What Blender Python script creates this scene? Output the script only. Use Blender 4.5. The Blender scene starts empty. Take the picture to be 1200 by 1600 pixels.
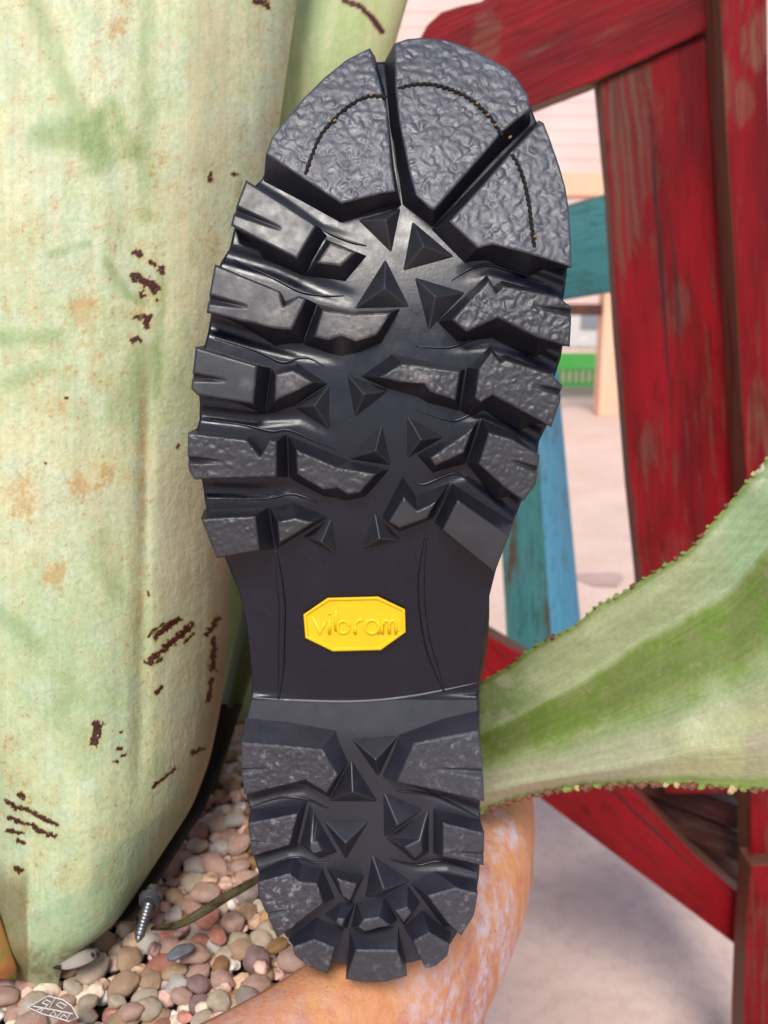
import bpy, bmesh, math, random
import numpy as np
from mathutils import Vector, Matrix

random.seed(7); rng = np.random.default_rng(7)
S = bpy.context.scene
COL = S.collection

# ------------------------------------------------------------------ camera
CAMZ = 0.85
TH = math.radians(12.9)
F = 1400.0
cam_d = bpy.data.cameras.new('camera'); cam = bpy.data.objects.new('camera', cam_d); COL.objects.link(cam)
cam.location = (0, 0, CAMZ); cam.rotation_euler = (math.pi/2 - TH, 0, 0)
cam_d.sensor_fit = 'VERTICAL'; cam_d.sensor_height = 36; cam_d.lens = 36*F/1600
cam_d.clip_start = 0.01; cam_d.clip_end = 400
cam_d.dof.use_dof = True; cam_d.dof.focus_distance = 0.272; cam_d.dof.aperture_fstop = 17
S.camera = cam

# ------------------------------------------------------------------ world, sun, exposure
SUN_EL, SUN_AZ = math.radians(47), math.radians(187)      # azimuth clockwise from +Y: behind the camera
w = bpy.data.worlds.new('World'); S.world = w; w.use_nodes = True
nt = w.node_tree; nt.nodes.clear()
sky = nt.nodes.new('ShaderNodeTexSky'); sky.sky_type = 'NISHITA'; sky.sun_disc = False
sky.sun_elevation = SUN_EL; sky.sun_rotation = SUN_AZ; sky.dust_density = 1.2; sky.air_density = 1.0; sky.ozone_density = 1.0
bg = nt.nodes.new('ShaderNodeBackground'); bg.inputs['Strength'].default_value = 0.072
wo = nt.nodes.new('ShaderNodeOutputWorld')
nt.links.new(sky.outputs[0], bg.inputs[0]); nt.links.new(bg.outputs[0], wo.inputs[0])
sd = bpy.data.lights.new('sun', 'SUN'); sd.energy = 1.75; sd.angle = math.radians(19); sd.color = (1, .95, .88)
sun = bpy.data.objects.new('sun', sd); COL.objects.link(sun)
sdir = Vector((math.sin(SUN_AZ)*math.cos(SUN_EL), math.cos(SUN_AZ)*math.cos(SUN_EL), math.sin(SUN_EL)))
sun.rotation_euler = sdir.to_track_quat('Z', 'Y').to_euler()
sun.location = (0, 0, 5)
S.view_settings.view_transform = 'Standard'; S.view_settings.look = 'None'
S.view_settings.exposure = 0.85; S.view_settings.gamma = 1
S.cycles.use_denoising = True
S.cycles.max_bounces = 6

# ------------------------------------------------------------------ geometry helpers
FW = Vector((0, math.cos(TH), -math.sin(TH))); UP = Vector((0, math.sin(TH), math.cos(TH)))
C0 = Vector((0, 0, CAMZ))
def ray(px, py):
    return FW + Vector((1, 0, 0))*((px-600)/F) - UP*((py-800)/F)
def P(px, py, Y):                     # point on the upright plane at distance Y in front of the camera
    d = ray(px, py); return C0 + d*(Y/d.y)
def PT(px, py, t):                    # point at depth t along the optical axis
    return C0 + ray(px, py)*t
def PZ(px, py, z):                    # point on the level plane at height z
    d = ray(px, py); return C0 + d*((z-CAMZ)/d.z)

def lerp_tab(tab, x):
    xs = [a[0] for a in tab]
    if len(tab[0]) == 2: return float(np.interp(x, xs, [a[1] for a in tab]))
    return [float(np.interp(x, xs, [a[k] for a in tab])) for k in range(1, len(tab[0]))]
def smooth_tab(tab):                  # monotone-ish smooth interpolation by resampling + blur
    xs = np.array([a[0] for a in tab], float); n = 400
    X = np.linspace(xs[0], xs[-1], n); outs = []
    k = max(3, int(n/len(xs)*0.45)); ker = np.hanning(2*k+1); ker /= ker.sum()
    for c in range(1, len(tab[0])):
        y = np.interp(X, xs, [a[c] for a in tab])
        yp = np.concatenate([2*y[0]-y[k:0:-1], y, 2*y[-1]-y[-2:-k-2:-1]])
        outs.append(np.convolve(yp, ker, 'valid'))
    return lambda x: [float(np.interp(x, X, o)) for o in outs]

def empty(name, loc, label, cat, group=None):
    o = bpy.data.objects.new(name, None); COL.objects.link(o); o.location = loc
    o.empty_display_size = .02
    o['label'] = label; o['category'] = cat
    if group: o['group'] = group
    return o
def mesh_obj(name, verts, faces, mat, parent=None, smooth=False, label=None, kind=None, cat=None, group=None, bevel=0, segs=2, angle=25):
    off = Vector((0, 0, 0))
    if parent is not None:
        p = parent
        while p is not None: off = off + p.location; p = p.parent
    me = bpy.data.meshes.new(name)
    me.from_pydata([tuple(Vector(v)-off) for v in verts], [], faces)
    me.update()
    bm = bmesh.new(); bm.from_mesh(me); bmesh.ops.recalc_face_normals(bm, faces=bm.faces); bm.to_mesh(me); bm.free()
    if mat is not None: me.materials.append(mat)
    if smooth: me.polygons.foreach_set('use_smooth', [True]*len(me.polygons))
    o = bpy.data.objects.new(name, me); COL.objects.link(o)
    if parent is not None: o.parent = parent
    if label: o['label'] = label
    if cat: o['category'] = cat
    if kind: o['kind'] = kind
    if group: o['group'] = group
    if bevel:
        m = o.modifiers.new('bevel', 'BEVEL'); m.width = bevel; m.segments = segs; m.limit_method = 'ANGLE'
        m.angle_limit = math.radians(angle); m.use_clamp_overlap = True
    return o

def tube_geo(pts, r, n=8, flat=1.0, closed=False):
    V, Fc = [], []; N = len(pts)
    for i, p in enumerate(pts):
        a = Vector(pts[max(0, i-1)]); b = Vector(pts[min(N-1, i+1)])
        t = (b-a).normalized() if (b-a).length > 0 else Vector((0, 0, 1))
        yv = Vector((0, -1, 0)); yv = (yv - t*yv.dot(t)); yv = yv.normalized() if yv.length > 1e-4 else Vector((1, 0, 0))
        s = t.cross(yv)
        rr = r[i] if isinstance(r, (list, tuple)) else r
        for k in range(n):
            an = 2*math.pi*k/n
            V.append(Vector(p) + s*(rr*math.cos(an)) + yv*(rr*flat*math.sin(an)))
    for i in range(N-1):
        for k in range(n):
            k2 = (k+1) % n
            Fc.append((i*n+k, i*n+k2, (i+1)*n+k2, (i+1)*n+k))
    Fc.append(tuple(range(n))[::-1]); Fc.append(tuple((N-1)*n+k for k in range(n)))
    return V, Fc
def join_geo(parts):
    V, Fc = [], []
    for v, f in parts:
        o = len(V); V += list(v); Fc += [tuple(i+o for i in q) for q in f]
    return V, Fc
def catmull(pts, n=8):
    out = []; P_ = [Vector(p) for p in pts]
    for i in range(len(P_)-1):
        p0 = P_[max(0, i-1)]; p1 = P_[i]; p2 = P_[i+1]; p3 = P_[min(len(P_)-1, i+2)]
        for k in range(n):
            t = k/n
            out.append(.5*((2*p1)+(p2-p0)*t+(2*p0-5*p1+4*p2-p3)*t*t+(3*p1-p0-3*p2+p3)*t**3))
    out.append(P_[-1]); return out

# ------------------------------------------------------------------ material helpers
def lin(c):
    return tuple(((x/255)/12.92 if x/255 <= .04045 else ((x/255+.055)/1.055)**2.4) for x in c)
class M:
    def __init__(s, name, rough=.6, spec=.5):
        s.m = bpy.data.materials.new(name); s.m.use_nodes = True
        s.t = s.m.node_tree; s.b = s.t.nodes['Principled BSDF']
        s.b.inputs['Roughness'].default_value = rough
        s.b.inputs['Specular IOR Level'].default_value = spec
        s.co = None
    def n(s, kind, **kw):
        x = s.t.nodes.new(kind)
        for k, v in kw.items(): setattr(x, k, v)
        return x
    def l(s, a, b): s.t.links.new(a, b)
    def coord(s, attr=None, scale=(1, 1, 1), obj=True):
        if attr:
            a = s.n('ShaderNodeAttribute'); a.attribute_name = attr; src = a.outputs['Vector']
        else:
            a = s.n('ShaderNodeTexCoord'); src = a.outputs['Object']
        mp = s.n('ShaderNodeMapping'); mp.inputs['Scale'].default_value = scale
        s.l(src, mp.inputs[0]); return mp.outputs[0]
    def noise(s, co, scale, detail=4, rough=.55, dist=0):
        x = s.n('ShaderNodeTexNoise'); x.inputs['Scale'].default_value = scale; x.inputs['Detail'].default_value = detail
        x.inputs['Roughness'].default_value = rough; x.inputs['Distortion'].default_value = dist
        s.l(co, x.inputs['Vector']); return x.outputs['Fac']
    def ramp(s, fac, lo, hi, a=0.0, b=1.0):
        x = s.n('ShaderNodeMapRange'); x.inputs['From Min'].default_value = lo; x.inputs['From Max'].default_value = hi
        x.inputs['To Min'].default_value = a; x.inputs['To Max'].default_value = b; x.clamp = True
        s.l(fac, x.inputs[0]); return x.outputs[0]
    def mix(s, fac, a, b, mode='MIX'):
        x = s.n('ShaderNodeMix', data_type='RGBA'); x.blend_type = mode
        for v, i in ((fac, x.inputs[0]), (a, x.inputs[6]), (b, x.inputs[7])):
            if isinstance(v, (int, float)): i.default_value = v
            elif isinstance(v, tuple): i.default_value = (*v[:3], 1)
            else: s.l(v, i)
        return x.outputs[2]
    def math(s, op, a, b=0.0):
        x = s.n('ShaderNodeMath', operation=op)
        for v, i in ((a, x.inputs[0]), (b, x.inputs[1])):
            if isinstance(v, (int, float)): i.default_value = v
            else: s.l(v, i)
        return x.outputs[0]
    def col(s, v):
        if isinstance(v, tuple): s.b.inputs['Base Color'].default_value = (*v[:3], 1)
        else: s.l(v, s.b.inputs['Base Color'])
    def rough(s, v): s.l(v, s.b.inputs['Roughness'])
    def bump(s, h, dist, strength=1.0, prev=None):
        x = s.n('ShaderNodeBump'); x.inputs['Distance'].default_value = dist; x.inputs['Strength'].default_value = strength
        s.l(h, x.inputs['Height'])
        if prev is not None: s.l(prev, x.inputs['Normal'])
        s.l(x.outputs[0], s.b.inputs['Normal']); return x.outputs[0]

def rubber(name, relief=0.0, dust=0.0, wear=None, base=(.020, .020, .027), rough=.40, spec=.85):
    m = M(name, rough, spec); co = m.coord()
    n1 = m.noise(co, 60, 4)
    c = m.mix(n1, tuple(x*.75 for x in base), tuple(x*1.3 for x in base))
    vs = m.n('ShaderNodeTexVoronoi'); vs.inputs['Scale'].default_value = 620; m.l(co, vs.inputs['Vector'])      # specks of dust
    sc_ = m.n('ShaderNodeSeparateXYZ'); m.l(vs.outputs['Color'], sc_.inputs[0])
    sp = m.math('MULTIPLY', m.ramp(vs.outputs['Distance'], .11, .05), m.ramp(sc_.outputs['X'], .72, .95)); c = m.mix(m.math('MULTIPLY', sp, .8), c, (.13, .13, .14))
    sm_ = m.ramp(m.noise(co, 34, 5, .65, .6), .50, .72, 0, .5); c = m.mix(sm_, c, tuple(x*1.9+.004 for x in base))
    if wear:
        tot = None
        for px, py, r_ in wear:
            q = P(px, py, web(py)-.006)-boot.location
            sb = m.n('ShaderNodeVectorMath', operation='DISTANCE'); m.l(co, sb.inputs[0]); sb.inputs[1].default_value = q
            k = m.ramp(sb.outputs['Value'], r_*.00019*1.25, r_*.00019*.25)
            tot = k if tot is None else m.math('MAXIMUM', tot, k)
        st = m.noise(m.coord(scale=(.35, .35, 1.4)), 900, 3, .6)
        tot = m.math('MULTIPLY', tot, m.math('MULTIPLY', m.ramp(m.noise(co, 420, 5, .75), .38, .62, .1, 1), m.ramp(st, .3, .6, .5, 1)))
        c = m.mix(tot, c, (.21, .185, .175))
    if dust:
        dn = m.math('MULTIPLY', m.ramp(m.noise(co, 300, 6, .75, .3), .54, .66), m.ramp(m.noise(co, 60, 3), .38, .62, .15, 1))
        c = m.mix(m.math('MULTIPLY', dn, dust), c, (.30, .30, .32))
    m.col(c)
    m.rough(m.ramp(m.noise(co, 220, 3), .3, .7, rough-.06, rough+.10))
    nb = m.bump(m.noise(co, 900, 3), .00006, .5)
    if relief: m.bump(m.noise(co, 1400, 3, .6, .6), .00022*relief, .9, nb)
    return m.m

CHAIR0 = PZ(1170, 1500, 0)
def wood(name, paint, paint2, bare, wear=.5, rough=.55, dark=(.02, .012, .01), spots=()):
    m = M(name, rough, .22); co = m.coord('grain'); st = m.coord('grain', (2.2, 26, 26)); st2 = m.coord('grain', (6, 120, 120))
    a = m.noise(st, 2.2, 6, .65, .6); b = m.noise(st2, 2.0, 4, .6)
    big = m.noise(m.coord('grain', (3, 9, 9)), 1.6, 4, .6)
    c = m.mix(m.ramp(m.noise(m.coord('grain', (3, 12, 12)), 2.5, 4), .35, .65), paint, paint2)
    c = m.mix(m.ramp(b, .58, .72, 0, .55), c, tuple(x*.35 for x in paint))
    fl = m.noise(m.coord('grain', (14, 60, 60)), 2.0, 5, .7, .3)
    wmask = m.math('MULTIPLY', m.ramp(a, .48, .60), m.ramp(big, .62-.2*wear, .72-.2*wear))
    wmask = m.math('MAXIMUM', wmask, m.math('MULTIPLY', m.ramp(b, .54, .64), m.ramp(big, .46, .62, 0, .9)))
    for px, py, Y, rx, k_ in spots:
        q = P(px, py, Y)-CHAIR0
        ds = m.n('ShaderNodeVectorMath', operation='DISTANCE'); m.l(m.coord(scale=(1, 1, .45)), ds.inputs[0]); ds.inputs[1].default_value = (q.x, q.y, q.z*.45)
        sm_ = m.ramp(m.math('ADD', ds.outputs['Value'], m.math('MULTIPLY', m.math('SUBTRACT', fl, .5), rx*2.2)), rx*1.1, rx*.7, 0, k_)
        wmask = m.math('MAXIMUM', wmask, m.math('MULTIPLY', sm_, m.ramp(b, .40, .56, .25, 1)))
    c = m.mix(m.ramp(fl, .54, .66, 0, .6), c, tuple(x*.32 for x in paint))
    edge = m.n('ShaderNodeAttribute'); edge.attribute_name = 'edge'
    em = m.math('MULTIPLY', edge.outputs['Fac'], m.ramp(a, .36, .52))
    wmask = m.math('MAXIMUM', wmask, em)
    bc = m.mix(b, tuple(x*.55 for x in bare), bare)
    c = m.mix(wmask, c, bc)
    c = m.mix(m.ramp(m.noise(m.coord('grain', (1.0, 44, 44)), 2.4, 3, .7), .64, .70, 0, .9), c, dark)
    m.col(c)
    h = m.math('SUBTRACT', b, m.math('MULTIPLY', wmask, .8))
    m.bump(h, .0012, .8)
    return m.m

def plain(name, c1, c2, scale=20, rough=.7, bump=0, spec=.3, stretch=(1, 1, 1)):
    m = M(name, rough, spec); co = m.coord(scale=stretch); f = m.noise(co, scale, 5)
    m.col(m.mix(m.ramp(f, .3, .7), c1, c2))
    if bump: m.bump(m.noise(co, scale*5, 4), bump, .6)
    return m.m

MAT = {}
YS = 0.270
_tx = [0, 60, 150, 250, 350, 450, 550, 650, 760, 850, 880, 960, 1030, 1075, 1091, 1092.5, 1140, 1165, 1180, 1300, 1450, 1560]   # tilt of the web along the sole, degrees
_tt = [38, 34, 28, 23, 18.5, 13.5, 8, 4, 0, -2, -7, -10, -7, -4, -3, 17, 17, 8, 3, 4, 3, 0]
_dyx = np.arange(0, 1561, 1.0); _sl = np.tan(np.radians(np.interp(_dyx, _tx, _tt)))*.00019
_dyy = -np.cumsum(_sl); _dyy -= np.interp(800, _dyx, _dyy)
_k = np.interp(_dyx, [1092, 1180], [0, 1]); _dyy -= _k*0.0      # heel web back to the level of the forefoot
LEAN = 1.2e-5
def web(py): return YS + float(np.interp(py, _dyx, _dyy)) + (1536-py)*LEAN

boot = empty('boot', P(590, 1536, YS), 'black lugged boot sole with a yellow octagonal badge, heel resting on the pot rim', 'boot')
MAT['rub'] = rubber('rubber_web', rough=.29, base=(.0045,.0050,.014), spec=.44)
MAT['lug'] = rubber('rubber_lug_wall_shade', base=(.0105,.0105,.016), rough=.40, spec=.55)  # walls darker than the tops: cavity shade put into the rubber colour
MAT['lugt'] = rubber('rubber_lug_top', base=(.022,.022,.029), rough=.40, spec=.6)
MAT['heel'] = rubber('rubber_heel', base=(.016,.016,.026), rough=.42, spec=.55)
MAT['stud'] = rubber('rubber_stud', base=(.017,.017,.023), rough=.46, spec=.5)
MAT['lugw'] = rubber('rubber_scuffed', base=(.021,.021,.028), spec=.6, wear=[(437,490,34),(545,512,44),(590,500,24),(520,398,26),(388,600,16),(312,604,14),(458,596,26),(380,500,14)], rough=.42)
MAT['tex'] = rubber('rubber_pebbled', relief=.45, base=(.046, .048, .066), rough=.43, spec=.7)
MAT['texf'] = rubber('rubber_pebbled_fine', relief=.4, wear=[(655,590,26)], base=(.027,.027,.034), rough=.42, spec=.6)
MAT['dust'] = rubber('rubber_dusty', relief=1, dust=.95, rough=.5, spec=.5, base=(.036,.035,.046))
MAT['dust2'] = rubber('rubber_lightly_dusty', relief=.9, dust=.5, rough=.48, spec=.5, base=(.036,.036,.048))
MAT['edge'] = rubber('rubber_pale_edge', dust=1, rough=.5, base=(.09,.09,.105))  # paler rubber for the line along the heel's front edge
MAT['thread'] = plain('thread', (.004, .004, .004), (.022, .016, .012), 700, .8)
MAT['tan'] = plain('knot', (.18, .10, .05), (.32, .2, .1), 900, .8)
MAT['leather'] = plain('leather', lin((150, 92, 62)), lin((190, 125, 90)), 60, .55, .0002)
MAT['midsole'] = plain('midsole', (.02, .015, .012), (.05, .03, .02), 120, .6)
m = M('badge_yellow', .42, .5); co = m.coord()
m.col(m.mix(m.noise(co, 120, 3), (.80, .50, .004), (.90, .60, .008))); m.bump(m.noise(co, 1500, 2), .00005, .6); MAT['yellow'] = m.m

# ================================================================== BOOT
DY = smooth_tab([(0, .030), (60, .020), (150, .0105), (250, .0045), (350, .0012), (450, 0), (600, 0), (760, 0), (860, .0008), (960, .004),
                 (1040, .0072), (1088, .0100), (1100, .0098), (1150, .0015), (1175, 0), (1300, 0), (1400, 0), (1560, .001)])

OUT = [(600,93),(625,76),(660,68),(700,70),(760,92),(800,120),(822,150),(838,190),(856,225),(870,260),(882,300),(888,350),(888,405),(884,440),(880,470),(882,520),(876,560),
 (866,590),(868,620),(856,662),(842,690),(838,720),(816,780),(803,812),(790,850),(775,890),(765,930),(757,980),(751,1030),(746,1066),(747,1100),(750,1140),(752,1200),(750,1262),(752,1320),(748,1372),
 (740,1420),(718,1452),(700,1480),(652,1502),(600,1512),(530,1506),(470,1484),(446,1462),(424,1425),(408,1400),(404,1362),(394,1330),(390,1262),(382,1230),(380,1180),(381,1150),(388,1112),(393,1090),(393,1050),(386,980),(374,925),
 (352,872),(334,850),(322,795),(316,752),(306,730),(302,690),(312,655),(312,625),(306,590),(314,560),(325,520),(330,490),(332,450),(345,410),(359,388),(370,340),(392,296),(410,280),(430,225),(458,180),(498,133),(545,97),(578,88)]
def span(py):
    xs = []
    n = len(OUT)
    for i in range(n):
        a, b = OUT[i], OUT[(i+1) % n]
        if (a[1] <= py) != (b[1] <= py):
            xs.append(a[0]+(b[0]-a[0])*(py-a[1])/(b[1]-a[1]))
    return (min(xs), max(xs)) if len(xs) >= 2 else None

# valleys between the outer lugs: centre lines, where the web is scooped lower
VAL = [([(345,395),(430,420),(500,450),(560,470)],9,.0016), ([(318,505),(400,530),(470,548),(540,560)],9,.0016), ([(312,645),(400,655),(470,650),(530,680)],8,.0014),
       ([(310,765),(400,768),(450,762),(490,778)],8,.0014), ([(385,288),(440,320),(500,362),(560,378)],7,.0010),
       ([(885,455),(820,430),(765,415),(715,430)],9,.0018), ([(875,575),(820,548),(765,532),(690,540)],9,.0018), ([(855,690),(800,660),(755,640),(700,652)],9,.0018),
       ([(815,800),(770,765),(730,735),(660,758)],9,.0016), ([(385,1252),(440,1238),(478,1232),(512,1262)],6,.0012), ([(395,1345),(450,1328),(470,1328),(520,1345)],6,.0012),
       ([(752,1268),(690,1245),(640,1232)],5,.0010), ([(752,1362),(700,1350),(650,1352),(610,1342)],6,.0012)]
def seg_dist(px, py, a, b):
    ax, ay = a; bx, by = b; dx, dy = bx-ax, by-ay
    t = max(0, min(1, ((px-ax)*dx+(py-ay)*dy)/(dx*dx+dy*dy)))
    return math.hypot(px-ax-t*dx, py-ay-t*dy), t
def webxy(px, py):
    y = web(py)
    for pts, wd, dep in VAL:
        best = 1e9; bt = 0
        L = len(pts)-1
        for i in range(L):
            d, t = seg_dist(px, py, pts[i], pts[i+1])
            if d < best: best = d; bt = (i+t)/L
        if best < wd*2:
            k_ = max(0, min(1, (1.9-best/wd)/1.5)); y += dep*(1-bt**2)*k_*k_*(3-2*k_)
    if 860 < py < 1090:
        g = min((py-860)/40, (1090-py)/8, 1); u = (px-560)/200
        y += .0022*g*max(0, u*u-.12)            # the arch falls away to both sides
    return y
V, Fc = [], []; rows = np.concatenate([np.arange(97, 1086, 4), [1086, 1090, 1092, 1094, 1097], np.arange(1100, 1512, 4)]); NX = 120
for r in rows:
    a, b = span(float(r)); 
    for k in range(NX+1):
        x = a+(b-a)*k/NX; V.append(P(x, r, webxy(x, r)))
    V.append(P(b-2, r, web(r)+.012)); V.append(P(a+2, r, web(r)+.012))
W = NX+3
for i in range(len(rows)-1):
    for k in range(W):
        k2 = (k+1) % W
        Fc.append((i*W+k, i*W+k2, (i+1)*W+k2, (i+1)*W+k))
Fc.append(tuple(range(W))); Fc.append(tuple((len(rows)-1)*W+k for k in range(W)))
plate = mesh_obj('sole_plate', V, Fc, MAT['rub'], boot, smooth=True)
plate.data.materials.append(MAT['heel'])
_mi = [0]*(len(Fc)-2); _h = int(np.argmax(rows >= 1093))*W
for _i in range(_h, len(_mi)): _mi[_i] = 1
plate.data.polygons.foreach_set('material_index', _mi+[0, 0])
plate.data.polygons.foreach_set('use_smooth', [True]*(len(Fc)-2)+[False]*2)

from mathutils.geometry import delaunay_2d_cdt
from mathutils import noise as mn
def relief(x, z, cell=.0023):
    p = Vector((x/cell, z/cell, 0)); wv = mn.noise_vector(p*.7)*.40; q = p+Vector((wv.x, wv.y, 0))
    d = mn.voronoi(q+Vector((0, 0, .3)))[0]; k = min(1, (d[1]-d[0])*1.7); k = k*k*(3-2*k)
    m_ = .35+.65*min(1, max(0, .5+1.6*mn.noise(p*.8+Vector((9, 4, 2)))))
    return (k-1)*m_*.8 + .60*mn.noise(q*1.2+Vector((3, 7, 0))) + .10*mn.noise(p*3.1)
AMP = {'tex': .00042, 'texf': .00036, 'dust': .00040, 'dust2': .00024, 'lugw': .00006, 'lugt': .00005}
CELL = {'tex': .0027, 'texf': .0021, 'dust': .0020, 'dust2': .0018, 'lugw': .006, 'lugt': .008}
def lug(name, ring, h, mat, bevel=.0006, parent=None, sink=.0003, groove=None):
    """ring: (top_x, top_y[, base_x, base_y]); a block standing h proud of the web, smooth walls, worn or pebbled top"""
    cx = sum(r[0] for r in ring)/len(ring); cy = sum(r[1] for r in ring)/len(ring)
    key = next((k for k in AMP if MAT[k] is mat), None)
    top, base = [], []
    for r in ring:
        p = P(r[0], r[1], web(r[1])-h); top.append(p)
        if len(r) == 4: base.append(P(r[2], r[3], web(r[3])+sink))
        else:
            k = .985; bx = cx+(r[0]-cx)*k; by = cy+(r[1]-cy)*k
            q = Vector((p.x, web(by)+.005, p.z))
            base.append(q + (P(bx, by, YS)-P(r[0], r[1], YS))*.8)
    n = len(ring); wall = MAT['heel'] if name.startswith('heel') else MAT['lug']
    if key is None:
        V = base+top
        Fc = [tuple(range(n))]+[tuple(range(n, 2*n))]+[(k, (k+1) % n, n+(k+1) % n, n+k) for k in range(n)]
        o = mesh_obj(name, V, Fc, wall, parent or boot, bevel=bevel, segs=3)
        o.data.materials.append(mat); o.data.polygons[1].material_index = 1
        return o
    amp = AMP[key]; step = .00042
    o2 = [(p.x, p.z) for p in top]; bd, bb, by_ = [], [], []
    for i in range(n):
        a_, b_ = top[i], top[(i+1) % n]; m_ = max(1, int((b_-a_).length/.0006))
        for j in range(m_):
            t = j/m_; bd.append(a_.lerp(b_, t)); bb.append(base[i].lerp(base[(i+1) % n], t))
    E = np.array([(o2[i][0], o2[i][1], o2[(i+1) % n][0], o2[(i+1) % n][1]) for i in range(n)])
    def edist(x, z):
        dx = E[:, 2]-E[:, 0]; dz = E[:, 3]-E[:, 1]; t = np.clip(((x-E[:, 0])*dx+(z-E[:, 1])*dz)/(dx*dx+dz*dz+1e-18), 0, 1)
        return float(np.hypot(x-E[:, 0]-t*dx, z-E[:, 1]-t*dz).min())
    def inside(x, z):
        c_ = False
        for x1, z1, x2, z2 in E:
            if (z1 > z) != (z2 > z) and x < (x2-x1)*(z-z1)/(z2-z1)+x1: c_ = not c_
        return c_
    # plane fit of the top: use the true surface by height
    zs = np.array([p.z for p in top]); pyz = {}
    tabz = [(P(cx, yy, web(yy)-h).z, web(yy)-h) for yy in np.linspace(min(r[1] for r in ring)-20, max(r[1] for r in ring)+20, 24)][::-1]
    tz_ = [a_[0] for a_ in tabz]; ty_ = [a_[1] for a_ in tabz]
    pts2 = [Vector((p.x, p.z)) for p in bd]; nbd = len(pts2)
    x0, x1 = min(q[0] for q in o2), max(q[0] for q in o2); z0, z1 = min(q[1] for q in o2), max(q[1] for q in o2)
    z = z0; row = 0
    while z < z1:
        x = x0+(step/2 if row % 2 else 0)
        while x < x1:
            if inside(x, z):
                ed = edist(x, z)
                if ed > step*.6: pts2.append(Vector((x+random.uniform(-.1, .1)*step, z+random.uniform(-.1, .1)*step)))
            x += step
        z += step*.87; row += 1
    vo, eo, fo, ov, oe, of = delaunay_2d_cdt(pts2, [(i, (i+1) % nbd) for i in range(nbd)], [], 1, 1e-7)
    V = []; 
    rad = .0007
    if groove:
        g0_, g1_ = P(groove[0], groove[1], web(groove[1])-h), P(groove[2], groove[3], web(groove[3])-h); gv = (g0_.x, g0_.z); gd = (g1_.x-g0_.x, g1_.z-g0_.z); gl = gd[0]**2+gd[1]**2
    for v_ in vo:
        ed = edist(v_[0], v_[1]); y_ = float(np.interp(v_[1], tz_, ty_))
        rr = max(0, 1-ed/rad); drop = rad*.9*(1-math.sqrt(max(0, 1-rr*rr)))
        if groove:
            t_ = max(0, min(1, ((v_[0]-gv[0])*gd[0]+(v_[1]-gv[1])*gd[1])/gl)); dd = math.hypot(v_[0]-gv[0]-t_*gd[0], v_[1]-gv[1]-t_*gd[1])
            ww = groove[4]*.00019*(1-.55*t_); q_ = max(0, 1-dd/ww); drop = max(drop, groove[5]*(1-t_)**.8*q_*q_*(3-2*q_))
        V.append(Vector((v_[0], y_+drop-amp*relief(v_[0], v_[1], CELL[key])*(1 if ed > .0003 else .7), v_[1])))
    nt_ = len(V); bmap = {}
    for i, src in enumerate(ov):
        for q in src:
            if q < nbd: bmap[q] = i
    Fc = [tuple(f) for f in fo]; nf_top = len(Fc)
    for q in bb: V.append(q)
    for i in range(nbd):
        j = (i+1) % nbd; Fc.append((bmap[i], bmap[j], nt_+j, nt_+i))
    Fc.append(tuple(nt_+i for i in range(nbd)))
    o = mesh_obj(name, V, Fc, mat, parent or boot)
    o.data.materials.append(wall)
    mi = np.zeros(len(o.data.polygons), np.int32); mi[nf_top:] = 1; o.data.polygons.foreach_set('material_index', mi)
    smv = np.zeros(len(mi), bool); smv[:nf_top] = True; o.data.polygons.foreach_set('use_smooth', smv)
    return o
def pyr(name, base, peak, h, mat, top=None):
    _cx = sum(q[0] for q in base)/len(base); _cy = sum(q[1] for q in base)/len(base)
    base = [(_cx+(x-_cx)*1.10, _cy+(y-_cy)*1.10) for x, y in base]
    V = [P(x, y, web(y)+.0002) for x, y in base]; n = len(V)
    if top:
        V += [P(x, y, web(y)-h) for x, y in top]; k = len(top)
        return None
    V.append(P(peak[0], peak[1], web(peak[1])-h))
    Fc = [tuple(range(n))]+[(k, (k+1) % n, n) for k in range(n)]
    return mesh_obj(name, V, Fc, mat, boot, bevel=.0005, segs=3, angle=15)

H1, H2, H3 = .0085, .0062, .0054
# toe
lug('toe_lug', [(578,74,586,88),(594,130,601,140),(605,170,606,180),(612,256,616,262),(618,299,627,321),(600,301,604,324),(533,318,532,349),(477,281,470,315),(415,240,412,285),(424,215),(438,196),(470,157),(506,121),(542,92)], .0088, MAT['tex'])
lug('toe_lug', [(616,67,600,98),(637,60),(659,58),(695,61),(731,73),(762,89),(794,107),(812,128),(825,148),(829,170,829,192),(785,206,800,222),(758,238,766,256),(679,328,676,355),(672,326,673,354),(650,305,628,320),(640,270,621,268),(625,197,609,200),(618,143,604,148)], .0088, MAT['tex'])
lug('toe_lug', [(850,191,842,188),(861,220),(875,260),(884,292),(890,328),(893,373),(894,418),(822,395,820,432),(770,382,760,406),(747,388,724,411),(702,346,674,360),(755,288,748,282),(798,238,790,238),(836,199,830,196)], .0088, MAT['tex'])
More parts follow.
